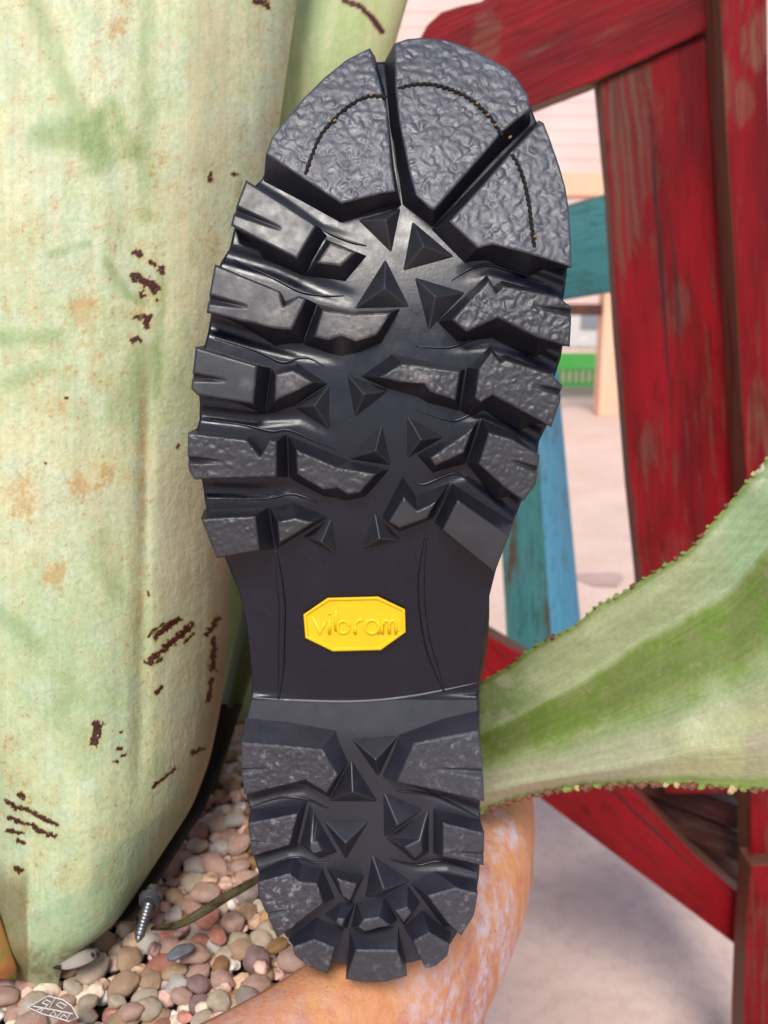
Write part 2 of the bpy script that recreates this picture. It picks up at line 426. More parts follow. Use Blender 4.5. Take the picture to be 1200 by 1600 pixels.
# forefoot left
lug('side_lug', [(384,281),(440,316,446,318),(495,352,511,368),(464,405,476,432),(410,378,412,404),(360,352),(366,328)], H1, MAT['lugt'], groove=(366,328,440,358,9,.0030))
lug('inner_lug', [(516,380,510,374),(557,394,574,400),(532,416,540,441),(495,411,475,431)], H2, MAT['lugw'])
lug('side_lug', [(335,413),(437,455,441,460),(442,480,446,470),(466,463,468,462),(479,467,496,475),(455,516,474,536),(430,514,428,538),(322,489),(325,468)], H1, MAT['lugw'], groove=(324,467,386,480,9,.0028))
lug('inner_lug', [(503,484,496,475),(552,491,552,486),(612,488,626,482),(588,524,597,536),(556,534,566,550),(533,524,536,558),(514,532,508,550),(490,527,475,538)], H2, MAT['lugw'])
lug('side_lug', [(305,542),(402,571,424,575),(396,632,414,648),(308,618),(298,608),(300,585)], H1, MAT['lugw'], groove=(298,589,354,595,8,.0026))
lug('inner_lug', [(430,585,425,576),(458,579,464,567),(490,598,513,600),(452,616,460,636),(428,628,415,647)], H2, MAT['lugw'])
lug('side_lug', [(293,677),(385,687,389,683),(406,714,409,703),(421,688,424,684),(432,690,449,678),(432,746,451,746),(303,750),(294,735),(292,718)], H1, MAT['texf'], groove=(291,719,351,722,8,.0028))
lug('inner_lug', [(462,703,450,680),(529,731,546,719),(588,741,610,732),(562,770,572,776),(544,774,540,783),(527,763,528,780),(505,766,504,775),(464,742,452,747)], H2, MAT['texf'])
lug('side_lug', [(313,811,319,796),(399,807,420,792),(405,861,430,858),(338,873)], H1, MAT['texf'])
lug('inner_lug', [(433,816,422,793),(461,810,457,784),(490,817,514,807),(456,838,468,836),(436,850,433,858)], H2, MAT['texf'])
# forefoot right
lug('side_lug', [(706,500,683,503),(740,462,732,455),(764,437,761,430),(776,458,771,447),(786,446,784,438),(871,463,872,462),(894,480),(893,502),(891,542),(840,528,838,556),(778,497,768,528),(729,519,714,534)], H1, MAT['texf'], groove=(896,489,834,479,8,.0028))
lug('inner_lug', [(628,568,612,553),(720,580,727,576),(712,626,716,642),(672,613,668,630),(664,600,650,621),(624,597,602,607),(592,590,563,588)], H2, MAT['texf'])
lug('side_lug', [(742,622,718,641),(748,577,729,574),(768,549,766,541),(783,567,778,557),(790,562,789,554),(862,585,864,582),(879,602),(876,628),(862,668),(815,642,812,672),(770,618,756,640),(751,629,735,651)], H1, MAT['texf'], groove=(881,615,834,602,8,.0028))
lug('inner_lug', [(672,716,651,711),(740,668,748,656),(725,708,727,724),(680,729,676,739)], H2, MAT['texf'])
lug('side_lug', [(748,726,729,724),(764,676,752,655),(800,686,806,678),(844,712),(838,757),(818,784),(786,760,776,782)], H1, MAT['texf'], groove=(846,737,796,719,8,.0028))
lug('inner_lug', [(631,777,629,743),(652,798,649,774),(682,784,703,754),(668,810,673,812),(624,826,624,831),(607,816,596,808)], H2, MAT['lugt'])
lug('side_lug', [(715,781,707,755),(796,838,802,816),(772,895),(691,829,679,815)], H1, MAT['lugt'])
# small pyramids
for b, p in [([(561,345),(625,327),(611,394)],(603,343)), ([(645,348),(708,401),(631,422)],(662,384)), ([(602,407),(638,479),(556,481)],(601,450)), ([(649,435),(725,458),(670,515)],(680,463)),
             ([(514,603),(514,670),(461,636)],(491,634)), ([(543,586),(606,610),(555,650)],(569,616)), ([(637,651),(691,683),(636,715)],(658,687)), ([(596,665),(610,726),(546,716)],(587,704)),
             ([(518,810),(526,866),(475,838)],(502,848)), ([(586,803),(626,844),(566,857)],(593,842))]:
    pyr('stud', b, p, H3, MAT['stud'])
# heel
lug('heel_lug', [(377,1161,384,1120),(440,1166,450,1126),(503,1172,526,1140),(528,1213,545,1190),(510,1241,515,1247),(477,1220,478,1226),(381,1244),(377,1207)], .0062, MAT['dust'], groove=(374,1206,420,1202,7,.0022))
lug('heel_lug', [(647,1162,622,1148),(700,1151,690,1122),(748,1142,749,1108),(755,1200),(757,1254),(690,1238,688,1244),(620,1223,596,1212)], .0062, MAT['dust2'], groove=(759,1210,680,1202,11,.0026))
lug('heel_lug', [(387,1287,391,1264),(465,1273,481,1251),(452,1322,464,1322),(392,1340)], .0066, MAT['dust'], groove=(386,1319,424,1317,6,.0018))
lug('heel_lug', [(692,1287,676,1262),(757,1303,750,1280),(756,1354),(692,1340,676,1332)], .0066, MAT['dust2'], groove=(760,1340,700,1332,9,.0022))
lug('heel_lug', [(402,1380,405,1363),(453,1366,461,1339),(466,1379,472,1350),(495,1382,504,1355),(505,1413,524,1403),(433,1468),(416,1430),(403,1401)], .0070, MAT['dust'], groove=(412,1432,452,1424,7,.0022))
lug('heel_lug', [(668,1401,640,1379),(713,1388,678,1360),(747,1398,743,1373),(741,1432),(721,1464),(698,1442,694,1450)], .0070, MAT['dust2'])
lug('heel_lug', [(458,1481,450,1468),(491,1469,495,1432),(523,1483,539,1449),(511,1524),(478,1510),(460,1494)], .0070, MAT['dust2'])
lug('heel_lug', [(556,1485,545,1450),(621,1486,622,1445),(636,1527),(604,1536),(570,1537),(540,1532)], .0070, MAT['dust2'])
lug('heel_lug', [(645,1472,630,1448),(671,1458,659,1421),(703,1477,705,1457),(699,1496),(680,1512),(664,1515)], .0070, MAT['dust2'])
lug('heel_stud', [(485,1318,484,1253),(497,1316,509,1300),(503,1332,528,1331),(489,1335,500,1341),(484,1328,468,1318)], .0060, MAT['dust2'])
lug('heel_stud', [(657,1314,671,1262),(660,1330,671,1332),(648,1341,647,1346),(632,1324,601,1309)], .0058, MAT['heel'])
lug('heel_stud', [(526,1374,509,1354),(558,1383,570,1368),(547,1409,548,1413),(535,1402,530,1396)], .0060, MAT['dust2'])
lug('heel_stud', [(527,1436,533,1408),(539,1437,556,1410),(535,1450,543,1451),(525,1444,506,1428)], .0060, MAT['dust2'])
lug('heel_stud', [(568,1438,556,1408),(592,1434,601,1398),(610,1447,622,1437),(570,1457,566,1460),(560,1450,548,1448)], .0062, MAT['dust2'])
lug('heel_stud', [(617,1425,601,1400),(636,1418,637,1380),(643,1428,657,1409),(631,1443,631,1447)], .0060, MAT['dust2'])
for b, p in [([(551,1155),(621,1150),(591,1211)],(587,1188)), ([(549,1189),(588,1251),(516,1250)],(551,1238)), ([(507,1283),(575,1283),(540,1340)],(540,1318)),
             ([(600,1239),(659,1265),(601,1306)],(621,1290)), ([(582,1338),(640,1376),(598,1399),(572,1400)],(600,1391))]:
    pyr('heel_stud', b, p, .0062, MAT['heel'])

# ridges along the edge of each scooped channel, and the two long ribs of the waist
def rib(name, pts, r, mat, lift=.0002, flat=.8):
    c = catmull([Vector((x, y, 0)) for x, y in pts], 6)
    q = [P(v.x, v.y, webxy(v.x, v.y)-lift) for v in c]
    n = len(q); rr = [r*min(1, .25+3*min(i, n-1-i)/n) for i in range(n)]
    v, f = tube_geo(q, rr, 8, flat)
    return mesh_obj(name, v, f, mat, boot, smooth=True)
for pts in [[(499,356),(520,367),(548,378),(573,384)], [(365,405),(430,436),(470,456),(508,462),(537,462)], [(335,528),(400,548),(440,566),(464,560),(484,560),(506,572)],
            [(318,655),(380,664),(424,674),(450,672),(490,688),(524,703)], [(322,780),(400,780),(425,778),(455,772),(480,778),(496,785)],
            [(706,438),(735,420),(762,414),(800,424),(850,441)], [(650,541),(700,543),(735,532),(765,525),(800,536),(845,560)], [(652,641),(700,656),(720,655),(750,640),(770,644)],
            [(645,850-98),(662,757),(690,746),(715,740),(745,760)], [(388,1262),(440,1246),(482,1250),(500,1258),(513,1263)],
            [(405,1362),(440,1346),(466,1340),(490,1348),(515,1347)], [(620,1236),(680,1244),(750,1278)], [(607,1342),(650,1352),(690,1346),(744,1362)]]:
    rib('channel_ridge', pts, .00042, MAT['rub'])
rib('waist_rib', [(431,860),(436,900),(441,950),(440,1000),(439,1050),(435,1093)], .0011, MAT['rub'], .0003, .7)
rib('waist_rib', [(666,835),(659,890),(659,945),(668,1005),(681,1045),(694,1081)], .0011, MAT['rub'], .0003, .7)
rib('heel_edge', [(393,1090),(455,1094),(555,1096),(647,1087),(745,1067)], .00045, MAT['edge'], .0001, .8)
# thin mould seams in the toe grooves
for a, b, k in [((599,94),(627,322),1),((675,358),(840,187),1),((511,373),(475,432),0),((497,474),(474,538),0),((424,575),(414,648),0),((450,679),(452,746),0),((421,792),(431,858),0),
             ((727,575),(717,641),0),((750,655),(728,723),0),((706,754),(675,812),0),((684,502),(761,430),0)]:
    rib('mould_seam', [a, ((a[0]+b[0])/2, (a[1]+b[1])/2), b], .00022, MAT['rub'], .0004, 1)
# stitching on the toe
def on_top(x, y, h=.0088, lift=.0002): return P(x, y, web(y)-h-lift)
base_st = None; knots = []
for path in [[(477,272),(485,250),(500,214),(520,189),(545,166),(575,151),(603,152)], [(622,138),(650,132),(680,133),(710,142),(740,159),(765,182),(785,212)], [(800,240),(815,270),(825,310),(830,345),(835,386)]]:
    c = catmull([Vector((x, y, 0)) for x, y in path], 30)
    q = [on_top(v.x, v.y, lift=-.00015) for v in c]
    v, f = tube_geo(q, .0005, 6); mesh_obj('groove_shade_tube', v, f, MAT['thread'], boot, smooth=True)  # black tube stands in for the dark of the stitching recess
    d = 0
    for i in range(1, len(c)):
        d += (c[i]-c[i-1]).length
        if d >= 9:
            d = 0; a = on_top(c[i].x, c[i].y); t = (on_top(c[min(i+3, len(c)-1)].x, c[min(i+3, len(c)-1)].y)-on_top(c[i-3].x, c[i-3].y))
            ang = math.atan2(t.z, t.x)+.55
            if base_st is None:
                v, f = tube_geo([Vector((-.0011, 0, 0)), Vector((-.0006, 0, 0)), Vector((.0006, 0, 0)), Vector((.0011, 0, 0))], [.00015, .00042, .00042, .00015], 6)
                me = bpy.data.meshes.new('stitch'); me.from_pydata([tuple(x) for x in v], [], f); me.materials.append(MAT['thread']); me.polygons.foreach_set('use_smooth', [True]*len(f)); base_st = me
            o = bpy.data.objects.new('stitch', base_st); COL.objects.link(o); o.parent = boot
            o.location = a-boot.location; o.rotation_euler = (0, -ang, 0)
for x, y in [(580,150),(523,190),(762,181),(746,163),(797,216),(800,241),(775,197),(836,371),(712,141)]:
    v, f = tube_geo([on_top(x-2, y, lift=.0004), on_top(x+2, y-3, lift=.0006)], .00042, 6); knots.append((v, f))
v, f = join_geo(knots); mesh_obj('thread_end', v, f, MAT['tan'], boot, smooth=True, kind='stuff')

# badge
oct_ = [(512,934),(591,932),(633,952),(634,988),(595,1016),(520,1018),(477,997),(474,960)]
def badge_pt(x, y, up): return P(x, y, web(975)+.0000-up+ (y-975)*.000012)
def inset(poly, k):
    cx = sum(p[0] for p in poly)/len(poly); cy = sum(p[1] for p in poly)/len(poly)
    return [(cx+(x-cx)*(1-k/80), cy+(y-cy)*(1-k/42)) for x, y in poly]
ring0, ring1, ring2 = oct_, inset(oct_, 1.0), inset(oct_, 4.2); ring3 = inset(oct_, 5.4)
V = [badge_pt(x, y, -.004) for x, y in ring0]+[badge_pt(x, y, .0016) for x, y in ring0]+[badge_pt(x, y, .0020) for x, y in ring1]+[badge_pt(x, y, .0020) for x, y in ring2]+[badge_pt(x, y, .0014) for x, y in ring3]
Fc = [tuple(range(8)), tuple(range(32, 40))]
for L in range(4): Fc += [(L*8+k, L*8+(k+1) % 8, L*8+8+(k+1) % 8, L*8+8+k) for k in range(8)]
badge = mesh_obj('badge', V, Fc, MAT['yellow'], boot, label='yellow octagonal badge reading vibram', bevel=.00018, segs=2)
def arc(cx, cy, rx, ry, a0, a1, n=14): return [(cx+rx*math.cos(math.radians(a0+(a1-a0)*i/n)), cy-ry*math.sin(math.radians(a0+(a1-a0)*i/n))) for i in range(n+1)]
letters = [('v', [[(485,962),(498,990),(508,969)]]), ('i', [[(514,968),(514,990)], [(514,957.5),(514,959)]]),
           ('b', [[(525,953),(525,985)], arc(537,979.5,10,9.5,0,360,22)]), ('r', [[(557,990),(557,976)]+arc(568,978,11,10,180,80,8)]),
           ('a', [arc(585,979,11,10.5,0,360,22), [(596,969),(596,990)]]), ('m', [[(603,990),(603,976)]+arc(609,976,5.5,7,180,0,8)+[(614.5,990)], [(614.5,976)]+arc(620,976,5.5,7,180,0,8)+[(625.5,990)]]), ('dot', [arc(630,984,1.2,1.2,0,360,10)])]
badge_r = .00068
for nm, strokes in letters:
    g = []
    for s_ in strokes:
        g.append(tube_geo([badge_pt(554+(x-556)*.93, y, .00125) for x, y in s_], badge_r if nm != 'dot' else .0004, 8, 1.0))
    v, f = join_geo(g); mesh_obj('letter', v, f, MAT['yellow'], badge, smooth=True)

# midsole and upper behind the sole plate
def outline_ring(back, s_len, s_w, dx=0, grow=0):
    pts = []
    ys = np.linspace(112, 1508, 40)
    for side in (1, 0):
        for r in (ys if side == 1 else ys[::-1]):
            a, b = span(float(r)); c = (a+b)/2; x = b if side == 1 else a
            if 880 < r < 1150: x += (20 if side == 1 else -6)*math.sin((r-880)/270*math.pi)
            p = P(c+(x-c)*s_w+dx, r, web(r))
            zb = P(600, 1508, web(1508)).z
            z = zb+(p.z-zb)*s_len
            pts.append(Vector((p.x, YS+back+(web(r)-YS)*max(.25, 1-back*9), z)))
    return pts
lv = [(.008, .99, .965), (.016, .99, .955), (.020, .985, .93), (.030, .975, .93), (.042, .95, .90), (.055, .90, .82), (.07, .80, .72), (.09, .66, .66), (.115, .54, .62), (.15, .47, .62), (.18, .45, .64)]
R0 = [outline_ring(*l) for l in lv]
def loft(name, rings, mat, **k):
    n = len(rings[0]); V = [p for r in rings for p in r]
    Fc = [tuple(range(n)), tuple((len(rings)-1)*n+i for i in range(n))]
    for i in range(len(rings)-1): Fc += [(i*n+k_, i*n+(k_+1) % n, (i+1)*n+(k_+1) % n, (i+1)*n+k_) for k_ in range(n)]
    return mesh_obj(name, V, Fc, mat, boot, smooth=True, **k)
loft('midsole', R0[:3], MAT['midsole'])
loft('upper', R0[2:], MAT['leather'], label='tan leather upper behind the black sole')

# ================================================================== POT, SOIL, PEBBLES
PC = Vector((-.205, .462)); ZR = CAMZ-.2305
prof = [(.20, -.59), (.214, -.55), (.228, -.42), (.244, -.28), (.262, -.16), (.270, -.10), (.274, -.075), (.283, -.066), (.2865, -.052), (.2865, -.030), (.284, -.014), (.277, -.004), (.267, 0), (.257, -.001), (.2505, -.006), (.2475, -.016), (.246, -.05), (.242, -.14), (.2, -.2), (.0, -.2)]
m = M('terracotta', .72, .25); co = m.coord()
c = m.mix(m.ramp(m.noise(co, 14, 5), .35, .65), lin((208, 136, 96)), lin((226, 162, 116)))
c = m.mix(m.ramp(m.noise(co, 60, 5, .7), .5, .7, 0, .5), c, lin((190, 110, 80)))
sx = m.n('ShaderNodeSeparateXYZ'); m.l(co, sx.inputs[0])
low = m.ramp(sx.outputs['Z'], .565, .515)
out_ = m.noise(m.coord(scale=(1, 1, .35)), 26, 6, .7, .5)
eff = m.math('MULTIPLY', m.ramp(out_, .44, .56), m.ramp(m.noise(co, 160, 5, .75), .40, .62))
eff = m.math('MULTIPLY', eff, m.ramp(m.math('ADD', sx.outputs['X'], m.math('MULTIPLY', sx.outputs['Z'], -1.2)), -.54, -.47, .30, 1.0))
c = m.mix(m.ramp(m.noise(co, 34, 5, .7), .52, .68, 0, .7), c, lin((228, 170, 100)))
c = m.mix(m.ramp(m.noise(co, 28, 6, .75), .56, .66, 0, .6), c, lin((196, 112, 96)))
c = m.mix(eff, c, lin((216, 204, 216)))
eff2 = m.math('MULTIPLY', m.ramp(m.noise(co, 22, 6, .7, .6), .55, .66), .55)
c = m.mix(eff2, c, lin((150, 112, 140)))
c = m.mix(m.ramp(m.noise(co, 420, 3), .68, .74, 0, .6), c, lin((120, 60, 50)))
m.col(c); nb_ = m.bump(m.noise(co, 700, 3, .6), .0003, .8); m.bump(m.noise(co, 120, 6, .75), .0011, .8, nb_); MAT['terra'] = m.m
V, Fc = [], []; NS = 160
for r, z in prof:
    for k in range(NS):
        a = 2*math.pi*k/NS
        wob = 1+.0025*math.sin(3*a+1)
        V.append(Vector((PC.x+r*wob*math.cos(a), PC.y+r*wob*math.sin(a), ZR+z)))
for i in range(len(prof)-1):
    for k in range(NS):
        k2 = (k+1) % NS
        Fc.append((i*NS+k, i*NS+k2, (i+1)*NS+k2, (i+1)*NS+k))
Fc.append(tuple(range(NS)))
pot = empty('plant_pot', (PC.x, PC.y, 0), 'large orange terracotta pot with whitish lime stains under the boot heel', 'plant pot')
kk = 7
nb = kk*NS
bodyF = [f for f in Fc if max(f) < nb+NS]; rimF = [f for f in Fc if max(f) >= nb+NS]
def sub(Vs, Fs):
    used = sorted({i for f in Fs for i in f}); mp = {u: j for j, u in enumerate(used)}
    return [Vs[u] for u in used], [tuple(mp[i] for i in f) for f in Fs]
v, f = sub(V, bodyF); 
mesh_obj('wall', v, f, MAT['terra'], pot, smooth=True)
v, f = sub(V, rimF); mesh_obj('rim', v, f, MAT['terra'], pot, smooth=True)
ZB = ZR-.020
MAT['soil'] = plain('soil', (.012, .008, .006), (.04, .026, .018), 60, .95, .002)
V = [Vector((PC.x+.243*math.cos(2*math.pi*k/64), PC.y+.243*math.sin(2*math.pi*k/64), z)) for z in (ZB-.016, ZB-.05) for k in range(64)]
Fc = [tuple(range(64)), tuple(range(64, 128))]+[(k, (k+1) % 64, 64+(k+1) % 64, 64+k) for k in range(64)]
mesh_obj('soil', V, Fc, MAT['soil'], None, kind='stuff', label='dark soil under the pebbles in the pot', cat='soil')

cols = {'cream': ((232,208,180),(244,228,206)), 'pink': ((224,178,160),(238,204,188)), 'tan': ((212,174,142),(228,196,164)), 'grey': ((186,166,158),(208,190,180)),
        'mauve': ((172,138,136),(198,164,160)), 'brown': ((184,138,96),(208,164,116)), 'red': ((206,132,114),(222,160,140)), 'white': ((238,226,216),(248,240,232))}
pm = {}
for k, (a, b) in cols.items():
    m = M('pebble_'+k, .62, .35); co = m.coord()
    oi = m.n('ShaderNodeObjectInfo')
    c = m.mix(m.ramp(m.noise(co, 1.4, 4), .35, .65), lin(a), lin(b))
    c = m.mix(m.ramp(m.noise(co, 9, 5, .7), .55, .75, 0, .45), c, tuple(x*.55 for x in lin(a)))
    c = m.mix(m.ramp(oi.outputs['Random'], 0, 1, 0, .15), c, tuple(x*.6 for x in lin(b)))
    m.col(c); c2 = m.mix(m.ramp(m.noise(co, 26, 4, .8), .62, .74, 0, .5), c, tuple(x*.45 for x in lin(a))); m.col(c2); m.bump(m.noise(co, 11, 5, .7), .06, .6); pm[k] = m.m
shapes = []
for s_ in range(7):
    bm = bmesh.new(); bmesh.ops.create_icosphere(bm, subdivisions=3, radius=1)
    off = Vector((s_*7.3, s_*3.1, s_*5.7))
    for v_ in bm.verts:
        d = 1+.30*mn.noise(v_.co*.9+off)+.16*mn.noise(v_.co*2.1+off)+.04*mn.noise(v_.co*5+off)
        if s_ in (2, 5): d *= 1-.10*abs(mn.noise(v_.co*1.6+off*2))
        v_.co *= d
        if s_ in (3,): v_.co.z = max(v_.co.z, -.55)
    Vv = [v_.co.copy() for v_ in bm.verts]; Ff = [tuple(q.index for q in f_.verts) for f_ in bm.faces]; bm.free(); shapes.append((Vv, Ff))
meshes = {}
def pebble_mesh(s_, k):
    if (s_, k) not in meshes:
        me = bpy.data.meshes.new('pebble'); me.from_pydata([tuple(v_) for v_ in shapes[s_][0]], [], shapes[s_][1]); me.materials.append(pm[k])
        me.polygons.foreach_set('use_smooth', [True]*len(me.polygons)); meshes[(s_, k)] = me
    return meshes[(s_, k)]
# drop pebbles one at a time into the lowest nearby hollow
pl = []   # x, y, z, r
grid = {}
def neigh(x, y):
    gx, gy = int(x/.012), int(y/.012)
    for i in range(gx-1, gx+2):
        for j in range(gy-1, gy+2): yield from grid.get((i, j), ())
def rest(x, y, r, floor):
    z = floor+r*.8
    for q in neigh(x, y):
        d2 = (x-q[0])**2+(y-q[1])**2; rr = (r+q[3])*.80
        if d2 < rr*rr: z = max(z, q[2]+math.sqrt(rr*rr-d2)*.80)
    return z
def bed(x, y):      # the bed rises a little towards the plant
    return ZB-.016
def placeable(x, y):
    if math.hypot(x-PC.x, y-PC.y) > .240: return False
    return -.24 < x < .03 and .18 < y < .66
npeb = 0; recs = []
for it in range(2200):
    big = random.random() < .3
    r = random.uniform(.0043, .0064) if big else random.uniform(.0026, .0043)
    best = None
    cx = random.uniform(-.22, .02); cy = random.uniform(.22, .62)
    for t_ in range(14):
        x = cx+random.uniform(-.03, .03); y = cy+random.uniform(-.03, .03)
        if not placeable(x, y): continue
        z = rest(x, y, r, bed(x, y))
        if best is None or z < best[2]: best = (x, y, z, r)
    if best is None or best[2]+r > ZR-.001: continue
    pl.append(best); grid.setdefault((int(best[0]/.012), int(best[1]/.012)), []).append(best)
def to_px(p):
    d = Vector(p)-C0; t = d.dot(FW); return (600+F*d.x/t, 800-F*d.dot(UP)/t, t)
items = []
for x, y, z, r in pl:
    u, v_, t = to_px((x, y, z)); vis = -30 < u < 470 and v_ < 1640 and z > ZB-.012
    items.append((vis, -r/t, x, y, z, r, u, v_))
items.sort(key=lambda a: (not a[0], a[1]))
cn = list(cols); made = []; wts = [7, 9, 6, 1.6, 1.6, 1.0, 1.8, 3]
rest_geo = {k: [] for k in cn}
shape_word = ['rounded', 'oval', 'lumpy', 'flat-bottomed', 'smooth', 'dented', 'egg-shaped']
for i, (vis, _, x, y, z, r, u, v_) in enumerate(items):
    k = random.choices(cn, wts)[0]; s_ = random.randrange(7)
    sc = (r*random.uniform(1.0, 1.35), r*random.uniform(.85, 1.05), r*random.uniform(.62, .85))
    rot = (random.uniform(-.45, .45), random.uniform(-.45, .45), random.uniform(0, 6.28))
    if i < 300 and vis:
        o = bpy.data.objects.new('pebble', pebble_mesh(s_, k)); COL.objects.link(o)
        o.location = (x, y, z); o.scale = sc; o.rotation_euler = rot
        if v_ > 1540 and u < 140: pos = 'near the leaf-shaped tag'
        elif v_ > 1500: pos = 'beside the pot rim'
        elif v_ > 1440 and u < 200: pos = 'at the foot of the broad leaf'
        elif v_ < 1300: pos = 'in the shade behind the boot heel'
        elif u < 290: pos = 'around the hex screw'
        else: pos = 'left of the boot heel'
        size = 'large' if r > .0068 else ('middling' if r > .0045 else 'small')
        o['label'] = f'{size} {shape_word[s_]} {k} pebble {pos}'; o['category'] = 'pebble'
        o['group'] = 'pebbles filling the pot'; made.append((o, x, y, size, k, shape_word[s_]))
    else:
        mt = Matrix.Translation((x, y, z)) @ (Matrix.Rotation(rot[2], 4, 'Z') @ Matrix.Rotation(rot[0], 4, 'X')) @ Matrix.Diagonal((*sc, 1))
        rest_geo[k].append(([mt @ q for q in shapes[s_][0]], shapes[s_][1]))
def near_of(a_, j):
    ds = sorted(((b_[1]-a_[1])**2+(b_[2]-a_[2])**2, n_) for n_, b_ in enumerate(made) if b_[0] is not a_[0]); return made[ds[j][1]]
for step_ in range(4):
    cnt = {}
    for a_ in made: cnt.setdefault(a_[0]['label'], []).append(a_)
    for lb, gr in cnt.items():
        if len(gr) > 1:
            for a_ in gr:
                b_ = near_of(a_, step_); base_lb = a_[0].get('_b') or lb; a_[0]['_b'] = base_lb
                a_[0]['label'] = base_lb+(f', against a {b_[3]} {b_[4]} one' if step_ % 2 == 0 else f', touching a {b_[5]} {b_[4]} one')
for a_ in made:
    if '_b' in a_[0]: del a_[0]['_b']
V, Fc, mi = [], [], []
for ki, k in enumerate(cn):
    for g in rest_geo[k]:
        o_ = len(V); V += g[0]; Fc += [tuple(a+o_ for a in q) for q in g[1]]; mi += [ki]*len(g[1])
me = bpy.data.meshes.new('pebble_gravel'); me.from_pydata([tuple(v_) for v_ in V], [], Fc)
for k in cn: me.materials.append(pm[k])
me.polygons.foreach_set('material_index', mi); me.polygons.foreach_set('use_smooth', [True]*len(Fc))
o = bpy.data.objects.new('pebble_gravel', me); COL.objects.link(o); o['kind'] = 'stuff'; o['label'] = 'mixed pink and cream pebbles filling the pot below the top layer'; o['category'] = 'gravel'

def bed_top(px, py, lift=0):
    best = None; p = PZ(px, py, ZB-.002+lift)
    return p
# hex screw
MAT['steel'] = plain('zinc_steel', (.16, .17, .19), (.30, .31, .33), 200, .38, .0001, .5)
MAT['steel'].node_tree.nodes['Principled BSDF'].inputs['Metallic'].default_value = .85
MAT['washer'] = plain('dark_washer', (.03, .03, .035), (.07, .07, .08), 200, .5)
a = PT(240, 1387, .368); b = PT(222, 1448, .352)
ax = (b-a).normalized(); e1 = ax.cross(Vector((0, 1, 0))).normalized(); e2 = ax.cross(e1)
def disc_stack(levels, n, tw=0):
    V, Fc = [], []
    for li, (d, r) in enumerate(levels):
        for k in range(n):
            an = 2*math.pi*k/n+tw*li
            V.append(a+ax*d+e1*(.82*r*math.cos(an))+e2*(.82*r*math.sin(an)))
    for i in range(len(levels)-1): Fc += [(i*n+k, i*n+(k+1) % n, (i+1)*n+(k+1) % n, (i+1)*n+k) for k in range(n)]
    Fc += [tuple(range(n)), tuple((len(levels)-1)*n+k for k in range(n))]
    return V, Fc
screw = empty('hex_screw', tuple(b), 'grey hex-head roofing screw with washer stuck in the pebbles', 'screw')
v, f = disc_stack([(0, .0034), (.0042, .0036)], 6); mesh_obj('head', v, f, MAT['steel'], screw, bevel=.0004)
v, f = disc_stack([(.0042, .0054), (.0052, .0058)], 24); mesh_obj('flange', v, f, MAT['steel'], screw, bevel=.0003)
v, f = disc_stack([(.0052, .0056), (.0078, .0050)], 24); mesh_obj('washer', v, f, MAT['washer'], screw, bevel=.0003)
th = [(.0078, .0018)]; d = .008
while d < .024:
    rr = .0018*(1 if d < .021 else (.026-d)/.005); th += [(d, rr), (d+.0006, rr*1.42), (d+.0009, rr*1.42), (d+.0014, rr)]; d += .0016
v, f = disc_stack(th+[(.0252, .0003)], 14); mesh_obj('shank', v, f, MAT['steel'], screw, smooth=True)
# slate chip, dry twig leaf, leaf scrap, tag
MAT['slate'] = plain('slate', (.10, .11, .13), (.20, .21, .24), 200, .5, .0002)
def curl(name, pts, wd, curlh, mat, label, cat, nx=6, th=.0006, parent=None, taper=True):
    V, Fc = [], []; N = len(pts)
    for i, p in enumerate(pts):
        p = Vector(p); t = (Vector(pts[min(N-1, i+1)])-Vector(pts[max(0, i-1)])).normalized()
        s_ = t.cross(Vector((0, 0, 1))).normalized(); k = (math.sin(math.pi*(i+.4)/(N-.2))**.6 if taper else 1)
        for lay in (0, 1):
            for j in range(nx+1):
                u = (j/nx-.5)*2
                V.append(p+s_*(u*wd*k)+Vector((0, 0, curlh*u*u*k-lay*th)))
    W2 = 2*(nx+1)
    for i in range(N-1):
        for j in range(nx):
            q = i*W2+j; Fc.append((q, q+1, q+1+W2, q+W2)); q += nx+1; Fc.append((q, q+1, q+1+W2, q+W2))
        Fc.append((i*W2, i*W2+nx+1, (i+1)*W2+nx+1, (i+1)*W2)); Fc.append((i*W2+nx, i*W2+2*nx+1, (i+1)*W2+2*nx+1, (i+1)*W2+nx))
    for i in (0, N-1): Fc += [(i*W2+j, i*W2+j+1, i*W2+nx+2+j, i*W2+nx+1+j) for j in range(nx)]
    return mesh_obj(name, V, Fc, mat, parent, smooth=True, label=label, cat=cat)
zt = ZB+.004
curl('slate_chip', catmull([PZ(262, 1496, zt), PZ(282, 1484, zt+.001), PZ(302, 1476, zt)], 4), .003, .0, MAT['slate'], 'thin blue-grey slate chip among the pebbles below the twig', 'stone chip', th=.0012)
m = M('dry_leaf', .6, .3); co = m.coord(); m.col(m.mix(m.ramp(m.noise(co, 130, 4), .4, .6), (.025, .014, .008), m.mix(m.noise(co, 60, 2), (.07, .075, .022), (.10, .06, .03)))); MAT['dry'] = m.m
curl('dry_stalk', catmull([PZ(236, 1450, zt+.001), PZ(275, 1448, zt+.004), PZ(310, 1432, zt+.008), PZ(355, 1404, zt+.010), PZ(402, 1376, zt+.012), PZ(430, 1352, zt+.012)], 5), .0022, .0018, MAT['dry'], 'curled brown and green dry leaf strip crossing the pebbles beside the boot heel', 'dead leaf', th=.001)
m = M('leaf_scrap', .6, .3); co = m.coord(); m.col(m.mix(m.ramp(m.noise(co, 120, 2), .45, .52), (.03, .018, .016), (.36, .31, .27))); MAT['scrap'] = m.m
